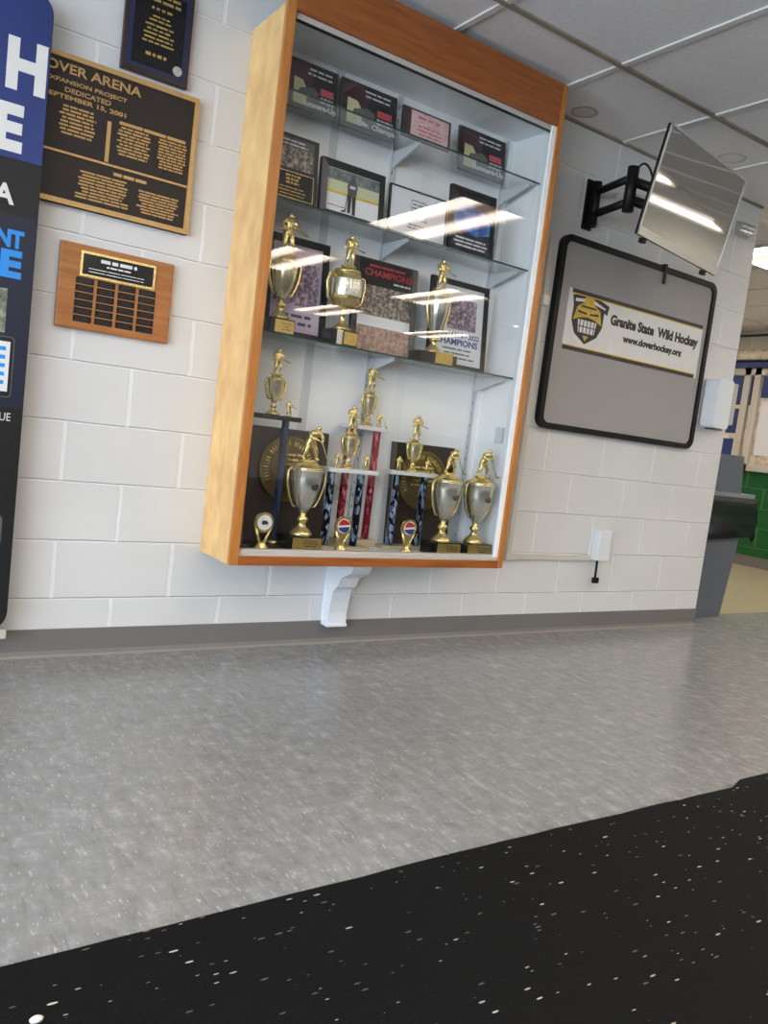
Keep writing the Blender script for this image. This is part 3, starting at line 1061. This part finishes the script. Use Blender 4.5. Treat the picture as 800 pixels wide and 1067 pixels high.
p.use('red_text').lines(-.10, -.03, .03, .042, 1, -.002, .0004, 'l', .3, 2)
p.build('photo_print', t, True)

t = stand('certificate_frame', 'white certificate in a thin black frame on the middle glass shelf', 'framed certificate', .998, -.170, zz, .10)
MB('black').frame(-.138, .138, 0, .186, .005, -.008, .006).build('frame', t, True)
p = MB('cert_white').box(-.134, .134, -.003, .004, .004, .182)
p.use('ink_grey').lines(-.045, .045, .07, .155, 6, -.003, .0004, 'c', .35, 9).lines(-.05, .04, .035, .06, 2, -.003, .0004, 'c', .4, 10)
p.use('silver').frame(-.035, .035, .075, .15, .003, -.0036, -.003)
p.build('certificate_sheet', t, True)

t = stand('poster_frame', 'dark framed poster with glowing blue streaks on the middle glass shelf', 'framed poster', 1.268, -.172, zz, .10)
MB('black').frame(-.118, .118, 0, .262, .016, -.010, .008).build('frame', t, True)
p = MB('blue_dark').box(-.104, .104, -.003, .004, .014, .25)
p.use('blue_glow').prism([(-.09, .10), (.03, .082), (.095, .10), (.098, .16), (.05, .19), (.0, .215), (-.04, .19), (-.095, .17)], -.0036, -.003, 'y')
p.use('paper').lines(-.09, .09, .024, .07, 3, -.003, .0005, 'c', .42, 21, .85)
p.build('poster_print', t, True)

# lowest glass shelf
zz = SH[0]
t = stand('picture_frame', 'black framed lilac team photo behind the slender gold cup', 'framed photo', .545, -.108, zz, .10)
MB('black').frame(-.130, .130, 0, .372, .026, -.010, .008).build('frame', t, True)
p = MB('lilac').box(-.106, .106, -.003, .004, .024, .348)
p.use('team_purple').box(-.092, .092, -.0036, -.003, .125, .285)
p.use('navy').lines(-.08, .08, .045, .10, 2, -.003, .0005, 'c', .4, 5)
p.build('photo_print', t, True)

t = stand('photo_plaque', 'team photo plaque with red lettering on a dark band', 'plaque', .945, -.108, zz, .10)
MB('dark_walnut').box(-.152, .152, 0, .02, 0, .372, .003).build('board', t, True)
p = MB('black').box(-.128, .140, -.0015, 0, .268, .366)
p.use('team_photo').box(-.128, .124, -.0015, 0, .115, .268)
p.use('skin_row').box(-.128, .124, -.0015, 0, .012, .115)
p.use('ice').box(-.128, .124, -.0018, -.0015, .108, .150)
p.use('frame_grey').box(.126, .150, -.0018, 0, .006, .366)
p.build('photo_print', t, True)
l = MB('red_text').text('CHAMPIONS', -.105, .122, .305, .332, -.0018, .0008, .02)
l.lines(-.1, .10, .338, .352, 1, -.0018, .0006, 'c', .6, 5)
l.use('paper').lines(.03, .12, .284, .296, 1, -.0018, .0006, 'c', .6, 6)
l.build('lettering', t, True)

t = stand('poster_frame', 'black framed white champion poster with blue lettering behind the slim cup', 'framed poster', 1.322, -.105, zz, .10)
MB('black').frame(-.155, .155, 0, .372, .022, -.010, .008).build('frame', t, True)
p = MB('paper').box(-.135, .135, -.003, .004, .020, .352)
p.use('team_purple').box(-.06, .095, -.0036, -.003, .17, .30)
p.build('poster_print', t, True)
l = MB('logo_blue').text('BANTAM B / 2022', -.115, .118, .136, .158, -.003, .0006, .025)
l.text('CHAMPIONS', -.118, .112, .102, .130, -.003, .0006, .03)
l.use('ink_grey').lines(-.11, .11, .04, .095, 3, -.003, .0005, 'c', .32, 8)
l.build('lettering', t, True)

# ------------------------------------------------------------------ things on the block wall
# bronze dedication plaque
t = thing('bronze_plaque', 'large dark bronze plaque with raised gold border and columns of gold names', 'plaque', (-.22, 0, 1.505))
PX0, PX1, PZ0, PZ1 = -.585, .140, 1.503, 1.957
yb = -.020
MB('plaque_brown').box(PX0, PX1, yb, -.001, PZ0, PZ1).build('board', t)
MB('bronze_gold').frame(PX0, PX1, PZ0, PZ1, .016, yb - .006, -.002).build('border', t)
l = MB('bronze_gold')
l.text('DOVER ARENA', -.390, -.057, 1.899, 1.929, yb, .003, .02)
l.text('EXPANSION PROJECT', -.352, -.100, 1.865, 1.881, yb, .002, .02)
l.text('DEDICATED', -.292, -.150, 1.843, 1.858, yb, .002, .02)
l.text('SEPTEMBER 15, 2001', -.352, -.100, 1.819, 1.835, yb, .002, .02)
l.build('raised_title', t)
l = MB('bronze_gold')
l.lines(-.308, -.186, 1.715, 1.808, 8, yb, .002, 'c', .5, 31, .75)
l.build('name_column', t)
l = MB('bronze_gold')
l.lines(-.122, .108, 1.796, 1.808, 1, yb, .002, 'c', .8, 36, .95)
l.lines(-.122, -.012, 1.700, 1.794, 9, yb, .002, 'c', .5, 32, .8)
l.lines(.012, .112, 1.695, 1.794, 10, yb, .002, 'c', .5, 33, .8)
l.build('name_column', t)
l = MB('bronze_gold')
l.lines(-.125, -.008, 1.630, 1.644, 1, yb, .002, 'c', .7, 34, .95)
l.build('column_heading', t)
l = MB('bronze_gold')
l.lines(-.238, -.068, 1.533, 1.624, 9, yb, .002, 'c', .5, 35, .7)
l.build('name_column', t)
l = MB('bronze_gold')
l.lines(-.045, .106, 1.535, 1.612, 8, yb, .002, 'c', .5, 37, .7)
l.build('name_column', t)
b_ = MB('bronze_gold').box(-.156, -.144, yb - .004, yb, 1.668, 1.795).box(PX0 + .016, .124, yb - .004, yb, 1.657, 1.664)
b_.build('divider_bars', t)

# black plaque above
t = thing('award_board', 'black engraved plaque on a brown board with blue edge above the bronze plaque', 'plaque', (-.02, 0, 1.975))
MB('dark_walnut').box(-.131, .092, -.022, -.001, 1.975, 2.272, .003).build('board', t)
p = MB('navy').box(-.117, .080, -.0235, -.022, 1.990, 2.258)
p.use('black_gloss').box(-.102, .066, -.0245, -.0235, 2.003, 2.245)
p.build('engraved_plate', t)
l = MB('gold_plate')
l.lines(-.085, .048, 2.205, 2.24, 2, -.0245, .0006, 'c', .5, 41, .9)
l.lines(-.05, .02, 2.178, 2.198, 1, -.0245, .0006, 'c', .4, 42, .9)
l.lines(-.06, .03, 2.145, 2.17, 2, -.0245, .0006, 'c', .45, 43, .6)
l.lines(-.085, .048, 2.075, 2.142, 5, -.0245, .0006, 'c', .42, 44, .5)
l.build('lettering', t)
l = MB('gold_plate')
l.lines(-.06, .022, 2.035, 2.052, 1, -.0245, .0006, 'c', .6, 45, .9)
l.build('lettering', t)
MB('silver').disc(.052, 2.018, .016, -.0275, -.0245, 20).build('seal', t)

# oak plaque with name plates
t = thing('name_plaque', 'oak wall plaque with a grid of small black name plates', 'plaque', (-.08, 0, 1.12))
MB('plaque_oak').box(-.268, .108, -.022, -.001, 1.120, 1.394, .006).build('board', t)
MB('gold').frame(-.204, .044, 1.292, 1.374, .008, -.0265, -.022).build('plate_border', t)
p = MB('black_gloss').box(-.196, .036, -.0245, -.022, 1.300, 1.366)
p.use('paper').lines(-.15, -.01, 1.342, 1.360, 1, -.0245, .0005, 'c', .6, 51, .8).lines(-.12, -.04, 1.330, 1.340, 1, -.0245, .0005, 'c', .5, 52)
p.lines(-.18, .01, 1.306, 1.326, 2, -.0245, .0005, 'c', .22, 53, .9)
p.build('title_plate', t)
first = None
for i in range(4):
    for j in range(6):
        x0 = -.213 + i * .0685
        zt = 1.2885 - j * .0247
        if first is None:
            p = MB('black_gloss').box(x0, x0 + .058, -.0235, -.022, zt - .0205, zt)
            p.use('dark_grey').lines(x0 + .008, x0 + .05, zt - .017, zt - .004, 2, -.0235, .0004, 'c', .35, 55, .8)
            first = p.build('name_plate', t)
            fx, fz = x0, zt
        else:
            c = first.copy()
            c.location = (x0 - fx, 0, zt - fz)
            COL.objects.link(c)

# advertising panel at the picture's edge of the wall
t = thing('advertising_panel', 'tall blue and black advertising panel with rounded corners and large white letters', 'sign', (-.70, 0, .10))
ya, yb2 = -.072, -.050
R_, L_ = -.349, -1.15
ZT, ZB = 2.085, .118
MB('banner_black').prism(rrect(L_, R_, ZB, ZT, .06), ya, yb2, 'y').build('panel', t)
p = MB('banner_blue')
pts = rrect(L_ + .002, R_ - .002, 1.588, ZT - .002, .059)
p.prism([q for q in [(L_ + .002, 1.588), (R_ - .002, 1.588)]] + [q for q in pts if q[1] > 1.7], ya - .001, ya, 'y')
p.use('banner_navy').box(L_ + .002, R_ - .002, ya - .001, ya, .84, 1.424)
p.build('printed_fields', t)
yl = ya - .001
l = MB('vinyl_white')
l.text('H', -.468, -.357, 1.785, 1.935, yl, .0006, .05)
l.text('E', -.487, -.410, 1.606, 1.745, yl, .0006, .05)
l.build('lettering', t)
l = MB('vinyl_white')
l.text('A', -.478, -.420, 1.452, 1.512, yl, .0006, .03)
l.build('lettering', t)
l = MB('vinyl_white')
l.use('sky_blue')
l.text('NT', -.462, -.384, 1.326, 1.380, yl, .0006, .05)
l.text('E', -.446, -.385, 1.236, 1.320, yl, .0006, .05)
l.build('lettering', t)
l = MB('vinyl_white')
l.use('vinyl_white')
l.text('LUE', -.430, -.384, .797, .822, yl, .0006, .0)
l.build('lettering', t)
l = MB('vinyl_white')
l.text('5', -.436, -.404, .626, .668, yl, .0006, .01)
l.build('lettering', t)
p = MB('snack_photo').box(-.50, -.419, yl - .0005, yl, 1.068, 1.202)
p.build('printed_picture', t)
p = MB('frame_grey').prism(rrect(-.52, -.388, .870, 1.058, .012), yl - .0004, yl, 'y')
p.use('banner_black').prism(rrect(-.517, -.391, .873, 1.055, .011), yl - .0006, yl - .0004, 'y')
p.use('paper').box(-.51, -.400, yl - .0009, yl - .0006, .888, 1.042)
p.use('sky_blue')
for k in range(5):
    p.box(-.440, -.412, yl - .0012, yl - .0009, .91 + k * .026, .922 + k * .026)
p.build('printed_picture', t)
p = MB('frame_grey').prism(rrect(-.50, -.384, .39, .50, .02), yl - .0005, yl, 'y')
p.build('printed_picture', t)
MB('track_beige').box(L_ + .05, R_ + .004, -.062, -.0165, .086, .117, .003).build('bottom_rail', t)
for zc in (.6, 1.3):
    MB('steel').lathe([(.012, 0), (.012, .05)], n=12, M=Matrix.Translation((-.9, -.0505, zc)) @ Matrix.Rotation(-PI / 2, 4, 'X')).build('standoff', t)

# grey fabric notice board
t = thing('notice_board', 'grey fabric notice board with rounded black frame on the block wall', 'notice board', (2.52, 0, 1.03))
MB('fabric_grey').prism(rrect(1.925, 3.112, 1.030, 1.930, .05), -.022, -.001, 'y').build('fabric_panel', t)
k = rrect(1.918, 3.118, 1.024, 1.936, .055, 8)
k2 = rrect(1.946, 3.090, 1.052, 1.908, .035, 8)
MB('black').ring(k, k2, -.034, -.002).build('frame', t)

# vinyl hockey banner pinned to the board
t = thing('vinyl_banner', 'white vinyl club banner with yellow and black crest pinned on the grey board', 'banner', (2.535, -.022, 1.41))
BX0, BX1, BZ0, BZ1 = 2.008, 3.056, 1.413, 1.700
MB('vinyl_white').box(BX0, BX1, -.026, -.0225, BZ0, BZ1).build('sheet', t)
h = MB('ink_dark').box(BX0 + .02, BX1 - .004, -.0275, -.026, BZ1 - .018, BZ1).box(BX0, BX1 - .02, -.0275, -.026, BZ0, BZ0 + .018)
h.use('yellow').box(BX0 + .02, BX1 - .004, -.0275, -.026, BZ1 - .023, BZ1 - .018).box(BX0, BX1 - .02, -.0275, -.026, BZ0 + .018, BZ0 + .023)
h.build('hem', t)
l = MB('ink_dark')
l.text('Granite State  Wild Hockey', 2.316, 3.028, 1.562, 1.630, -.026, .0008, .055)
l.build('lettering', t)
l = MB('ink_dark')
l.text('www.doverhockey.org', 2.424, 2.902, 1.498, 1.546, -.026, .0008, .055)
l.build('lettering', t)
cx, cz = 0, 0
e = MB('ink_dark')
e.prism([(cx - .105, cz + .098), (cx - .02, cz + .112), (cx + .06, cz + .104), (cx + .125, cz + .085), (cx + .118, cz + .042), (cx + .098, cz + .050), (cx + .096, cz - .02), (cx + .07, cz - .07), (cx, cz - .112), (cx - .07, cz - .07), (cx - .096, cz - .015), (cx - .094, cz + .05)], -.0268, -.026, 'y')
e.use('vinyl_white').prism([(cx - .088, cz + .085), (cx + .02, cz + .096), (cx + .105, cz + .070), (cx + .10, cz + .064), (cx, cz + .082), (cx - .086, cz + .07)], -.0272, -.0268, 'y')
e.use('logo_yellow').prism([(cx - .030, cz + .100), (cx + .024, cz + .100), (cx + .030, cz + .075), (cx + .072, cz + .05), (cx + .088, cz - .012), (cx + .05, cz + .004), (cx, cz + .012), (cx - .05, cz + .004), (cx - .088, cz - .012), (cx - .072, cz + .05), (cx - .034, cz + .075)], -.0276, -.0268, 'y')
e.use('ink_dark')
e.prism([(cx - .045, cz + .060), (cx + .045, cz + .060), (cx + .050, cz + .052), (cx - .050, cz + .052)], -.0282, -.0276, 'y')
e.prism([(cx - .062, cz + .036), (cx - .01, cz + .030), (cx - .01, cz + .022), (cx - .066, cz + .026)], -.0282, -.0276, 'y')
e.prism([(cx + .062, cz + .036), (cx + .01, cz + .030), (cx + .01, cz + .022), (cx + .066, cz + .026)], -.0282, -.0276, 'y')
e.use('vinyl_white').prism([(cx - .058, cz - .004), (cx + .058, cz - .004), (cx + .050, cz - .062), (cx - .050, cz - .062)], -.0278, -.0268, 'y')
e.use('ink_grey')
for k in range(-2, 3):
    e.box(cx + k * .022 - .0025, cx + k * .022 + .0025, -.0284, -.0278, cz - .062, cz - .004)
e.box(cx - .052, cx + .052, -.0284, -.0278, cz - .036, cz - .031)
e.use('logo_yellow').prism([(cx - .018, cz - .074), (cx + .018, cz - .074), (cx, cz - .098)], -.0276, -.0268, 'y')
for v in e.bm.verts:
    v.co.x = 2.154 + v.co.x * 1.13
    v.co.z = 1.570 + v.co.z * 1.05
e.build('crest', t)

# television on an articulated arm
tc_ = Vector((2.174, -.536, 2.037))
yaw, pit, rol = .174, -.179, -.009
nrm = Vector((math.sin(yaw) * math.cos(pit), -math.cos(yaw) * math.cos(pit), math.sin(pit)))
rt = (-nrm).cross(Vector((0, 0, 1))).normalized()
upv = rt.cross(-nrm)
rt2 = math.cos(rol) * rt + math.sin(rol) * upv
up2 = math.cos(rol) * upv - math.sin(rol) * rt
TV = Matrix((( rt2.x, -nrm.x, up2.x), (rt2.y, -nrm.y, up2.y), (rt2.z, -nrm.z, up2.z)))
t = thing('television', 'flat television with silver lower edge mirroring the ceiling lights above the notice board', 'television', tc_, TV.to_euler())
W2, H2 = .365, .215
MB('black').box(-W2, W2, .004, .018, -H2, H2, .003).box(-.27, .27, .018, .062, -.17, .12, .010).build('housing', t, True)
sc = MB('screen')
NX, NZ = 20, 14
vs, fs = [], []
for a in range(NX + 1):
    for c_ in range(NZ + 1):
        uu, ww = a / NX * 2 - 1, c_ / NZ * 2 - 1
        vs.append((uu * (W2 - .006), .0035 - .0045 * (1 - uu * uu) * .6 - .0045 * (1 - ww * ww) * .4, -H2 + .034 + (ww + 1) / 2 * (2 * H2 - .040)))
for a in range(NX):
    for c_ in range(NZ):
        q = a * (NZ + 1) + c_
        fs.append((q, q + NZ + 1, q + NZ + 2, q + 1))
sc._faces(vs, fs, True)
sc.build('screen', t, True)
bz = MB('bezel_silver').box(-W2, -W2 + .008, -.001, .004, -H2, H2).box(W2 - .008, W2, -.001, .004, -H2, H2).box(-W2, W2, -.001, .004, H2 - .008, H2)
bz.build('bezel', t, True)
MB('bezel_silver').box(-W2, W2, -.003, .004, -H2, -H2 + .034).build('speaker_bar', t, True)
for sx in (-.29, .27):
    MB('black').box(sx - .012, sx + .012, .006, .03, -H2 - .020, -H2, .002).build('stand_foot', t, True)

t = thing('tv_wall_mount', 'black folding steel arm bracket holding the television off the wall', 'tv mount', (2.09, 0, 2.10))
MB('black').box(2.045, 2.105, -.012, -.001, 1.985, 2.215, .002).build('wall_plate', t)
vb = MB('black')
A = Vector((2.085, -.035, 2.105))
E_ = Vector((2.045, -.275, 2.115))
Bk = tc_ - nrm * .10
for dz, nm in ((-.05, 'lower_arm'), (.055, 'upper_arm')):
    MB('black').tube([A + Vector((0, 0, dz)), E_ + Vector((0, 0, dz))], .020, 4).build(nm, t)
MB('black').lathe([(.020, -.10), (.020, .10)], c=A, n=14).box(2.062, 2.112, -.035, -.012, 2.0, 2.205).build('wall_pivot', t)
MB('black').lathe([(.026, -.095), (.026, .10)], c=E_, n=14).build('elbow_pivot', t)
MB('black').tube([E_ + Vector((0, 0, .04)), Bk + Vector((-.02, .02, .04))], .022, 4).tube([E_ + Vector((0, 0, -.04)), Bk + Vector((-.02, .02, -.04))], .022, 4).build('forearm', t)
MB('black').lathe([(.030, -.07), (.030, .07)], c=Bk + Vector((-.02, .02, 0)), n=14).build('tilt_head', t)
MB('black').box(-.10, .10, .064, .074, -.10, .10, .002, TV.to_4x4()).box(-.03, .03, .074, .098, -.06, .06, .004, TV.to_4x4()).build('screen_plate', t, True).location = tc_ - Vector((2.09, 0, 2.10))
loop = []
for k_ in range(25):
    a_ = 2 * PI * k_ / 24 * .86 - 1.9
    loop.append(E_ + Vector((.035 + .03 * math.cos(a_), -.045 - .035 * math.cos(a_ + .6), .005 + .115 * math.sin(a_))))
cbm = MB('black').tube(loop, .005, 6)
cbm.build('cable', t)

# black strap hook on the board's top edge
hk = MB('black').box(2.648, 2.668, -.042, -.0342, 1.845, 1.946, .003).box(2.648, 2.668, -.042, -.004, 1.938, 1.946, .002).build('strap_hook', at=(2.658, -.034, 1.845))
tag(hk, 'short black strap hanging over the top edge of the grey notice board', 'hook')

# towel dispenser
t = thing('soap_dispenser', 'white plastic soap dispenser near the end of the block wall', 'dispenser', (3.25, 0, 1.16))
MB('white_plastic').prism(rrect(3.168, 3.305, 1.160, 1.432, .022), -.105, -.02, 'y').build('cover', t)
MB('track_beige').box(3.176, 3.41, -.022, -.001, 1.175, 1.425, .004).box(3.33, 3.372, -.09, -.02, 1.19, 1.425, .008).build('housing', t)
MB('dark_grey').box(3.303, 3.332, -.070, -.022, 1.27, 1.40, .002).build('side_window', t)
MB('frame_grey').box(3.20, 3.275, -.095, -.03, 1.150, 1.161, .002).build('push_bar', t)

# small clear sensor on the wall
t = thing('wall_sensor', 'small clear plastic wedge sensor high on the wall end', 'sensor', (3.27, 0, 2.21))
MB('white').box(3.212, 3.340, -.008, -.001, 2.232, 2.308, .003).build('back_box', t)
MB('clear_plastic').prism([(-.008, 2.306), (-.055, 2.298), (-.045, 2.246), (-.008, 2.234)], 3.216, 3.336, 'x').build('lens', t)

# raceway and plug-in box
t = thing('cable_raceway', 'painted cable channel running down the wall beside the case then along to a white box', 'cable channel', (1.865, 0, .37))
MB('raceway').box(1.850, 1.878, -.018, -.001, .405, 1.90, .003).build('upright_channel', t)
MB('raceway').box(1.850, 2.470, -.018, -.001, .377, .405, .003).build('level_channel', t)
MB('raceway').box(1.845, 1.884, -.022, -.001, .370, .411, .004).build('corner_cover', t)
MB('white').box(1.838, 1.874, -.040, -.0185, 1.585, 1.635, .006).build('junction_box', t)

t = thing('power_adapter', 'white plug-in box with dangling black cable at the end of the cable channel', 'adapter', (2.50, 0, .37))
MB('white_plastic').box(2.438, 2.535, -.062, -.012, .385, .545, .010).build('housing', t)
MB('white').box(2.430, 2.590, -.012, -.001, .382, .540, .003).build('outlet_plate', t)
MB('black').tube([(2.462, -.045, .386), (2.463, -.046, .35), (2.470, -.040, .315), (2.476, -.036, .29)], .006, 8).build('cable', t)
MB('black').box(2.462, 2.500, -.045, -.025, .262, .292, .004).build('plug', t)

# ------------------------------------------------------------------ waste bin past the wall end
t = thing('waste_bin', 'tall grey slim waste bin with black liner just past the wall end', 'waste bin', (3.76, .27, 0))


def frust(mb, x0, x1, y0, y1, z0, X0_, X1_, Y0_, Y1_, z1, r0=.03, n=5):
    a = rrect(x0, x1, y0, y1, r0, n)
    b2 = rrect(X0_, X1_, Y0_, Y1_, r0, n)
    k = len(a)
    vs = [(p[0], p[1], z0) for p in a] + [(p[0], p[1], z1) for p in b2]
    mb._faces(vs, [tuple(reversed(range(k))), tuple(range(k, 2 * k))] + [(i, (i + 1) % k, (i + 1) % k + k, i + k) for i in range(k)], False)
    return mb


frust(MB('bin_grey'), 3.56, 3.925, .135, .40, 0, 3.49, 4.02, .125, .42, .775).build('body', t)
rim = MB('bin_rim')
rim.prism(rrect(3.485, 4.062, .110, .435, .03), .775, .802, 'z')
rim.build('rim', t)
bag = MB('bag_black')
ring0 = rrect(3.482, 4.068, .105, .44, .035, 8)
k = len(ring0)
vs, fs = [], []
rnd = random.Random(5)
rows = [(.777, .0), (.765, .012), (.74, .010), (.70, .020), (.66, .016), (.62, .028), (.58, .022), (.545, .030), (.515, .022)]
for q_, (zz_, e) in enumerate(rows):
    for i_, (px, py) in enumerate(ring0):
        cxx, cyy = 3.775, .272
        d = Vector((px - cxx, py - cyy)).normalized() * (e + .011 * math.sin(i_ * 1.9 + q_ * .5) * min(1, q_ / 2) + rnd.uniform(-.005, .005))
        vs.append((px + d.x, py + d.y, zz_ + (.018 * math.sin(i_ * .8 + 1) + rnd.uniform(-.008, .008) if q_ == len(rows) - 1 else 0)))
for r_ in range(len(rows) - 1):
    for i in range(k):
        j = (i + 1) % k
        fs.append((r_ * k + i, r_ * k + j, (r_ + 1) * k + j, (r_ + 1) * k + i))
bag._faces(vs, fs, True)
bag.build('liner', t)
frust(MB('bin_grey'), 3.52, 3.925, .125, .42, .802, 3.53, 3.905, .130, .41, 1.035).build('hood', t)

# ------------------------------------------------------------------ far hall: glazed notice cabinet on the green wall
t = thing('display_cabinet', 'cream framed wall cabinet with papers above the green painted wall', 'notice cabinet', (XR, 2.0, 1.0))
cxw = XR - .06
fr_ = MB('track_beige')
fr_.box(cxw, XR, .6, 2.9, .985, 1.05).box(cxw, XR, .6, 2.9, 1.97, 2.04)
for yy in (.6, 1.25, 1.60, 2.03, 2.145, 2.55, 2.84):
    fr_.box(cxw, XR, yy, yy + .07, .985, 2.04)
fr_.build('frame', t)
MB('jumble').box(XR - .02, XR, .62, 2.88, 1.0, 2.0).build('back_board', t)
for (y0, y1, z0, z1) in ((2.12, 2.55, 1.66, 1.96), (1.68, 2.02, 1.74, 1.96), (2.25, 2.55, 1.10, 1.30), (1.0, 1.25, 1.5, 1.9), (2.215, 2.36, 1.36, 1.62)):
    MB('paper_blue').box(XR - .024, XR - .02, y0, y1, z0, z1).build('blue_notice', t)
for (y0, y1, z0, z1) in ((1.66, 2.0, 1.15, 1.70), (2.38, 2.53, 1.35, 1.6), (.7, 1.2, 1.1, 1.45)):
    MB('paper').box(XR - .024, XR - .02, y0, y1, z0, z1).build('white_notice', t)
bl = MB('paper_blue').box(XR - .10, XR, .6, 2.9, 2.042, 2.11).build('fascia_board', at=(XR, 1.75, 2.042))
tag(bl, 'dark blue board running along the top of the cream cabinet', 'board')
rnd = random.Random(11)
geo = []
pile = MB('jumble')
for k in range(26):
    cy_ = .7 + k * .085
    pile.lathe([(0, 0), (.08, .0), (.10, .02), (.085, .055 + rnd.uniform(0, .05)), (.03, .09), (0, .095)], c=(XR - .11, cy_, 2.111), n=9, sx=.8, sy=1.1)
po = pile.build('crumpled_cloth', at=(XR - .11, 1.75, 2.11))
tag(po, 'pale crumpled cloth heaped along the top of the blue board', 'cloth')
MB('dark_grey').tube([(XR - .05, .5, 2.40), (XR - .05, 3.9, 2.36)], .012, 8).build('ceiling_pipe', at=(XR - .05, 2.2, 2.38))  # added dark tube, drawn for the dark line where wall meets ceiling
tag(bpy.data.objects['ceiling_pipe'], 'thin dark pipe under the ceiling of the far hall', 'pipe')

# ------------------------------------------------------------------ light
W = bpy.data.worlds.new('World')
SC.world = W
W.use_nodes = True
bg = W.node_tree.nodes['Background']
bg.inputs[0].default_value = (.76, .88, 1.0, 1)
bg.inputs[1].default_value = 12.0
la = bpy.data.lights.new('window_portal', 'AREA')
la.shape = 'RECTANGLE'
la.size = WY1 - WY0
la.size_y = WZ1 - WZ0
la.cycles.is_portal = True
lo = bpy.data.objects.new('window_portal', la)
COL.objects.link(lo)
lo.location = (XL + .02, (WY0 + WY1) / 2, (WZ0 + WZ1) / 2)
lo.rotation_euler = (PI / 2, 0, -PI / 2)

# ------------------------------------------------------------------ camera
cam = bpy.data.cameras.new('camera')
co = bpy.data.objects.new('camera', cam)
COL.objects.link(co)
cyaw, cpit, crol = .5961, -.0971, .1233
F = Vector((math.sin(cyaw) * math.cos(cpit), math.cos(cyaw) * math.cos(cpit), math.sin(cpit)))
r0 = Vector((math.cos(cyaw), -math.sin(cyaw), 0))
u0 = r0.cross(F)
r1 = math.cos(crol) * r0 + math.sin(crol) * u0
u1 = -math.sin(crol) * r0 + math.cos(crol) * u0
co.matrix_world = Matrix(((r1.x, u1.x, -F.x, -.8077), (r1.y, u1.y, -F.y, -2.8442), (r1.z, u1.z, -F.z, .9039), (0, 0, 0, 1)))
cam.sensor_fit = 'VERTICAL'
cam.sensor_height = 24
cam.sensor_width = 18
cam.lens = 24 * 835.754 / 1067
cam.clip_start = .05
SC.camera = co

vs_ = SC.view_settings
vs_.view_transform = 'Standard'
vs_.look = 'None'
vs_.gamma = 1
vs_.exposure = .16
vs_.use_curve_mapping = False
SC.cycles.use_denoising = True
SC.cycles.max_bounces = 10
SC.cycles.transparent_max_bounces = 24
SC.cycles.caustics_reflective = False
SC.cycles.caustics_refractive = False
